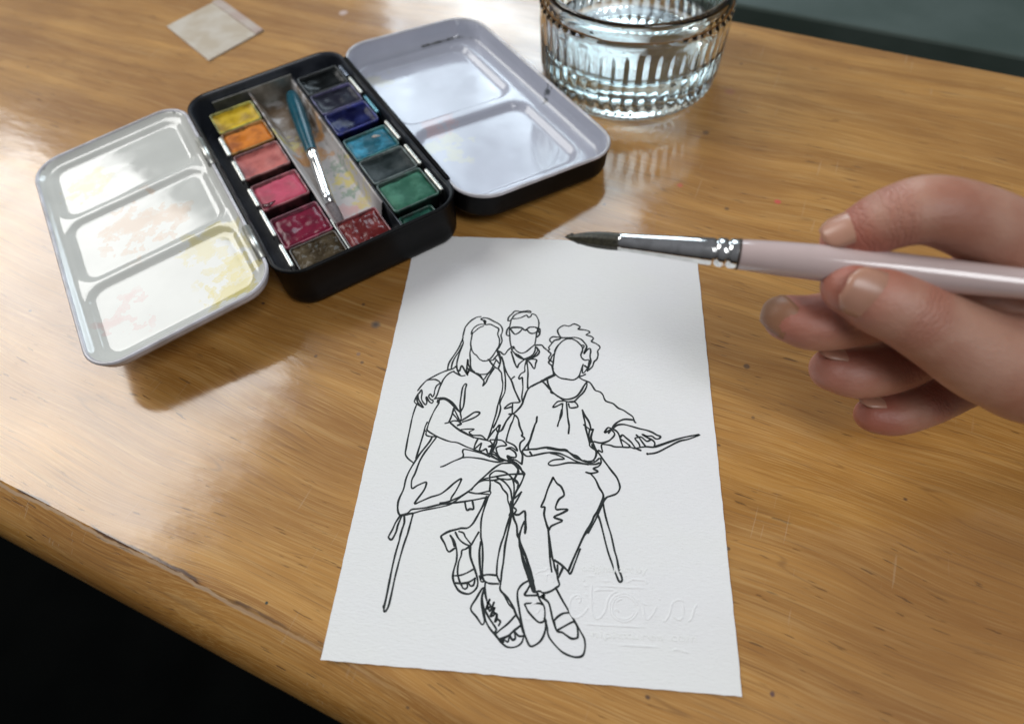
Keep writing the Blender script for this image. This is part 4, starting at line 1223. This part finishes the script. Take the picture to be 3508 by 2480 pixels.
pw = D(3560, 1080, 153)
parts.append(tube([pw, WR], [14, 20], 24, round_ends=True))
parts.append(tube(*cat_r([(WR, 22), (WR+Vector((70, -8, 2)), 23), (WR+Vector((160, -20, 10)), 29)]), 24, round_ends=True))
v, f = join(*parts)
tmp = mesh_obj('hand_parts', v, f, M['skin'])
md = tmp.modifiers.new('r', 'REMESH'); md.mode = 'VOXEL'; md.voxel_size = 0.9*S; md.use_smooth_shade = True
md = tmp.modifiers.new('s', 'SMOOTH'); md.factor = 0.6; md.iterations = 8
dg = bpy.context.evaluated_depsgraph_get()
me = bpy.data.meshes.new_from_object(tmp.evaluated_get(dg)); bpy.data.objects.remove(tmp)
me.shade_smooth(); me.materials.clear(); me.materials.append(M['skin'])
person = link(bpy.data.objects.new('person', me))
tag(person, 'person reaching in from the right holding the pink handled brush', 'person')
def nail(tip_p, along, up, wd, ln, lift, drop=0.0):
    """curved nail plate lying on a finger end; along points to the free edge"""
    along = along.normalized(); side = along.cross(up).normalized(); up = side.cross(along).normalized()
    rings = []
    for j in range(9):
        t = j/8; y = (t-0.5)*ln
        wj = wd*(0.86+0.14*math.sin(t*PI))*(1 if t < 0.75 else 1-0.55*((t-0.75)/0.25)**2)
        row = []
        for i in range(9):
            a_ = (i/8-0.5)*1.9
            p = tip_p+along*(y-0.0)+side*math.sin(a_)*wj/1.7+up*((math.cos(a_)-1)*wj/1.9+lift-0.9*max(0.0, 0.35-t)*2.0-0.25*(t-0.5)**2*4-drop*(t-0.5)**2*4)
            row.append(tuple(p))
        rings.append(row)
    v, f = loft(rings, closed=False)
    o = mesh_obj('nail', v, f, M['nail'], person, True)
    md = o.modifiers.new('solid', 'SOLIDIFY'); md.thickness = 0.25*S
    return o
upc = Vector(-R[2])            # towards the lens
def finger_dir(k): return (FING[k][0][0]-FING[k][1][0]).normalized()
# middle: nail on the far upper side of the tip
fd = finger_dir('middle')
ndir = (Vector((-0.45, 0.75, 0.35))).normalized()
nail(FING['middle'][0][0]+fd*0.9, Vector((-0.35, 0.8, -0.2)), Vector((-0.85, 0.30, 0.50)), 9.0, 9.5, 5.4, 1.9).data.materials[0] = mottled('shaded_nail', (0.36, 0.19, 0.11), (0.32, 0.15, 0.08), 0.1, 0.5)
nail(FING['index'][0][0]-finger_dir('index')*1.0, finger_dir('index'), (upc+Vector((0, 0.5, 0))), 9.0, 10.0, 5.5)
nail(FING['thumb'][0][0]-finger_dir('thumb')*2.0, finger_dir('thumb'), (upc+Vector((0, -0.5, 0))), 11.5, 12.5, 7.2)
nail(FING['ring'][0][0]+finger_dir('ring')*0.5, finger_dir('ring'), Vector((-0.1, 0.6, 0.75)), 9.0, 10.0, 5.7)
nail(FING['little'][0][0]+finger_dir('little')*0.5, finger_dir('little'), Vector((-0.1, 0.6, 0.75)), 7.5, 8.5, 5.0)
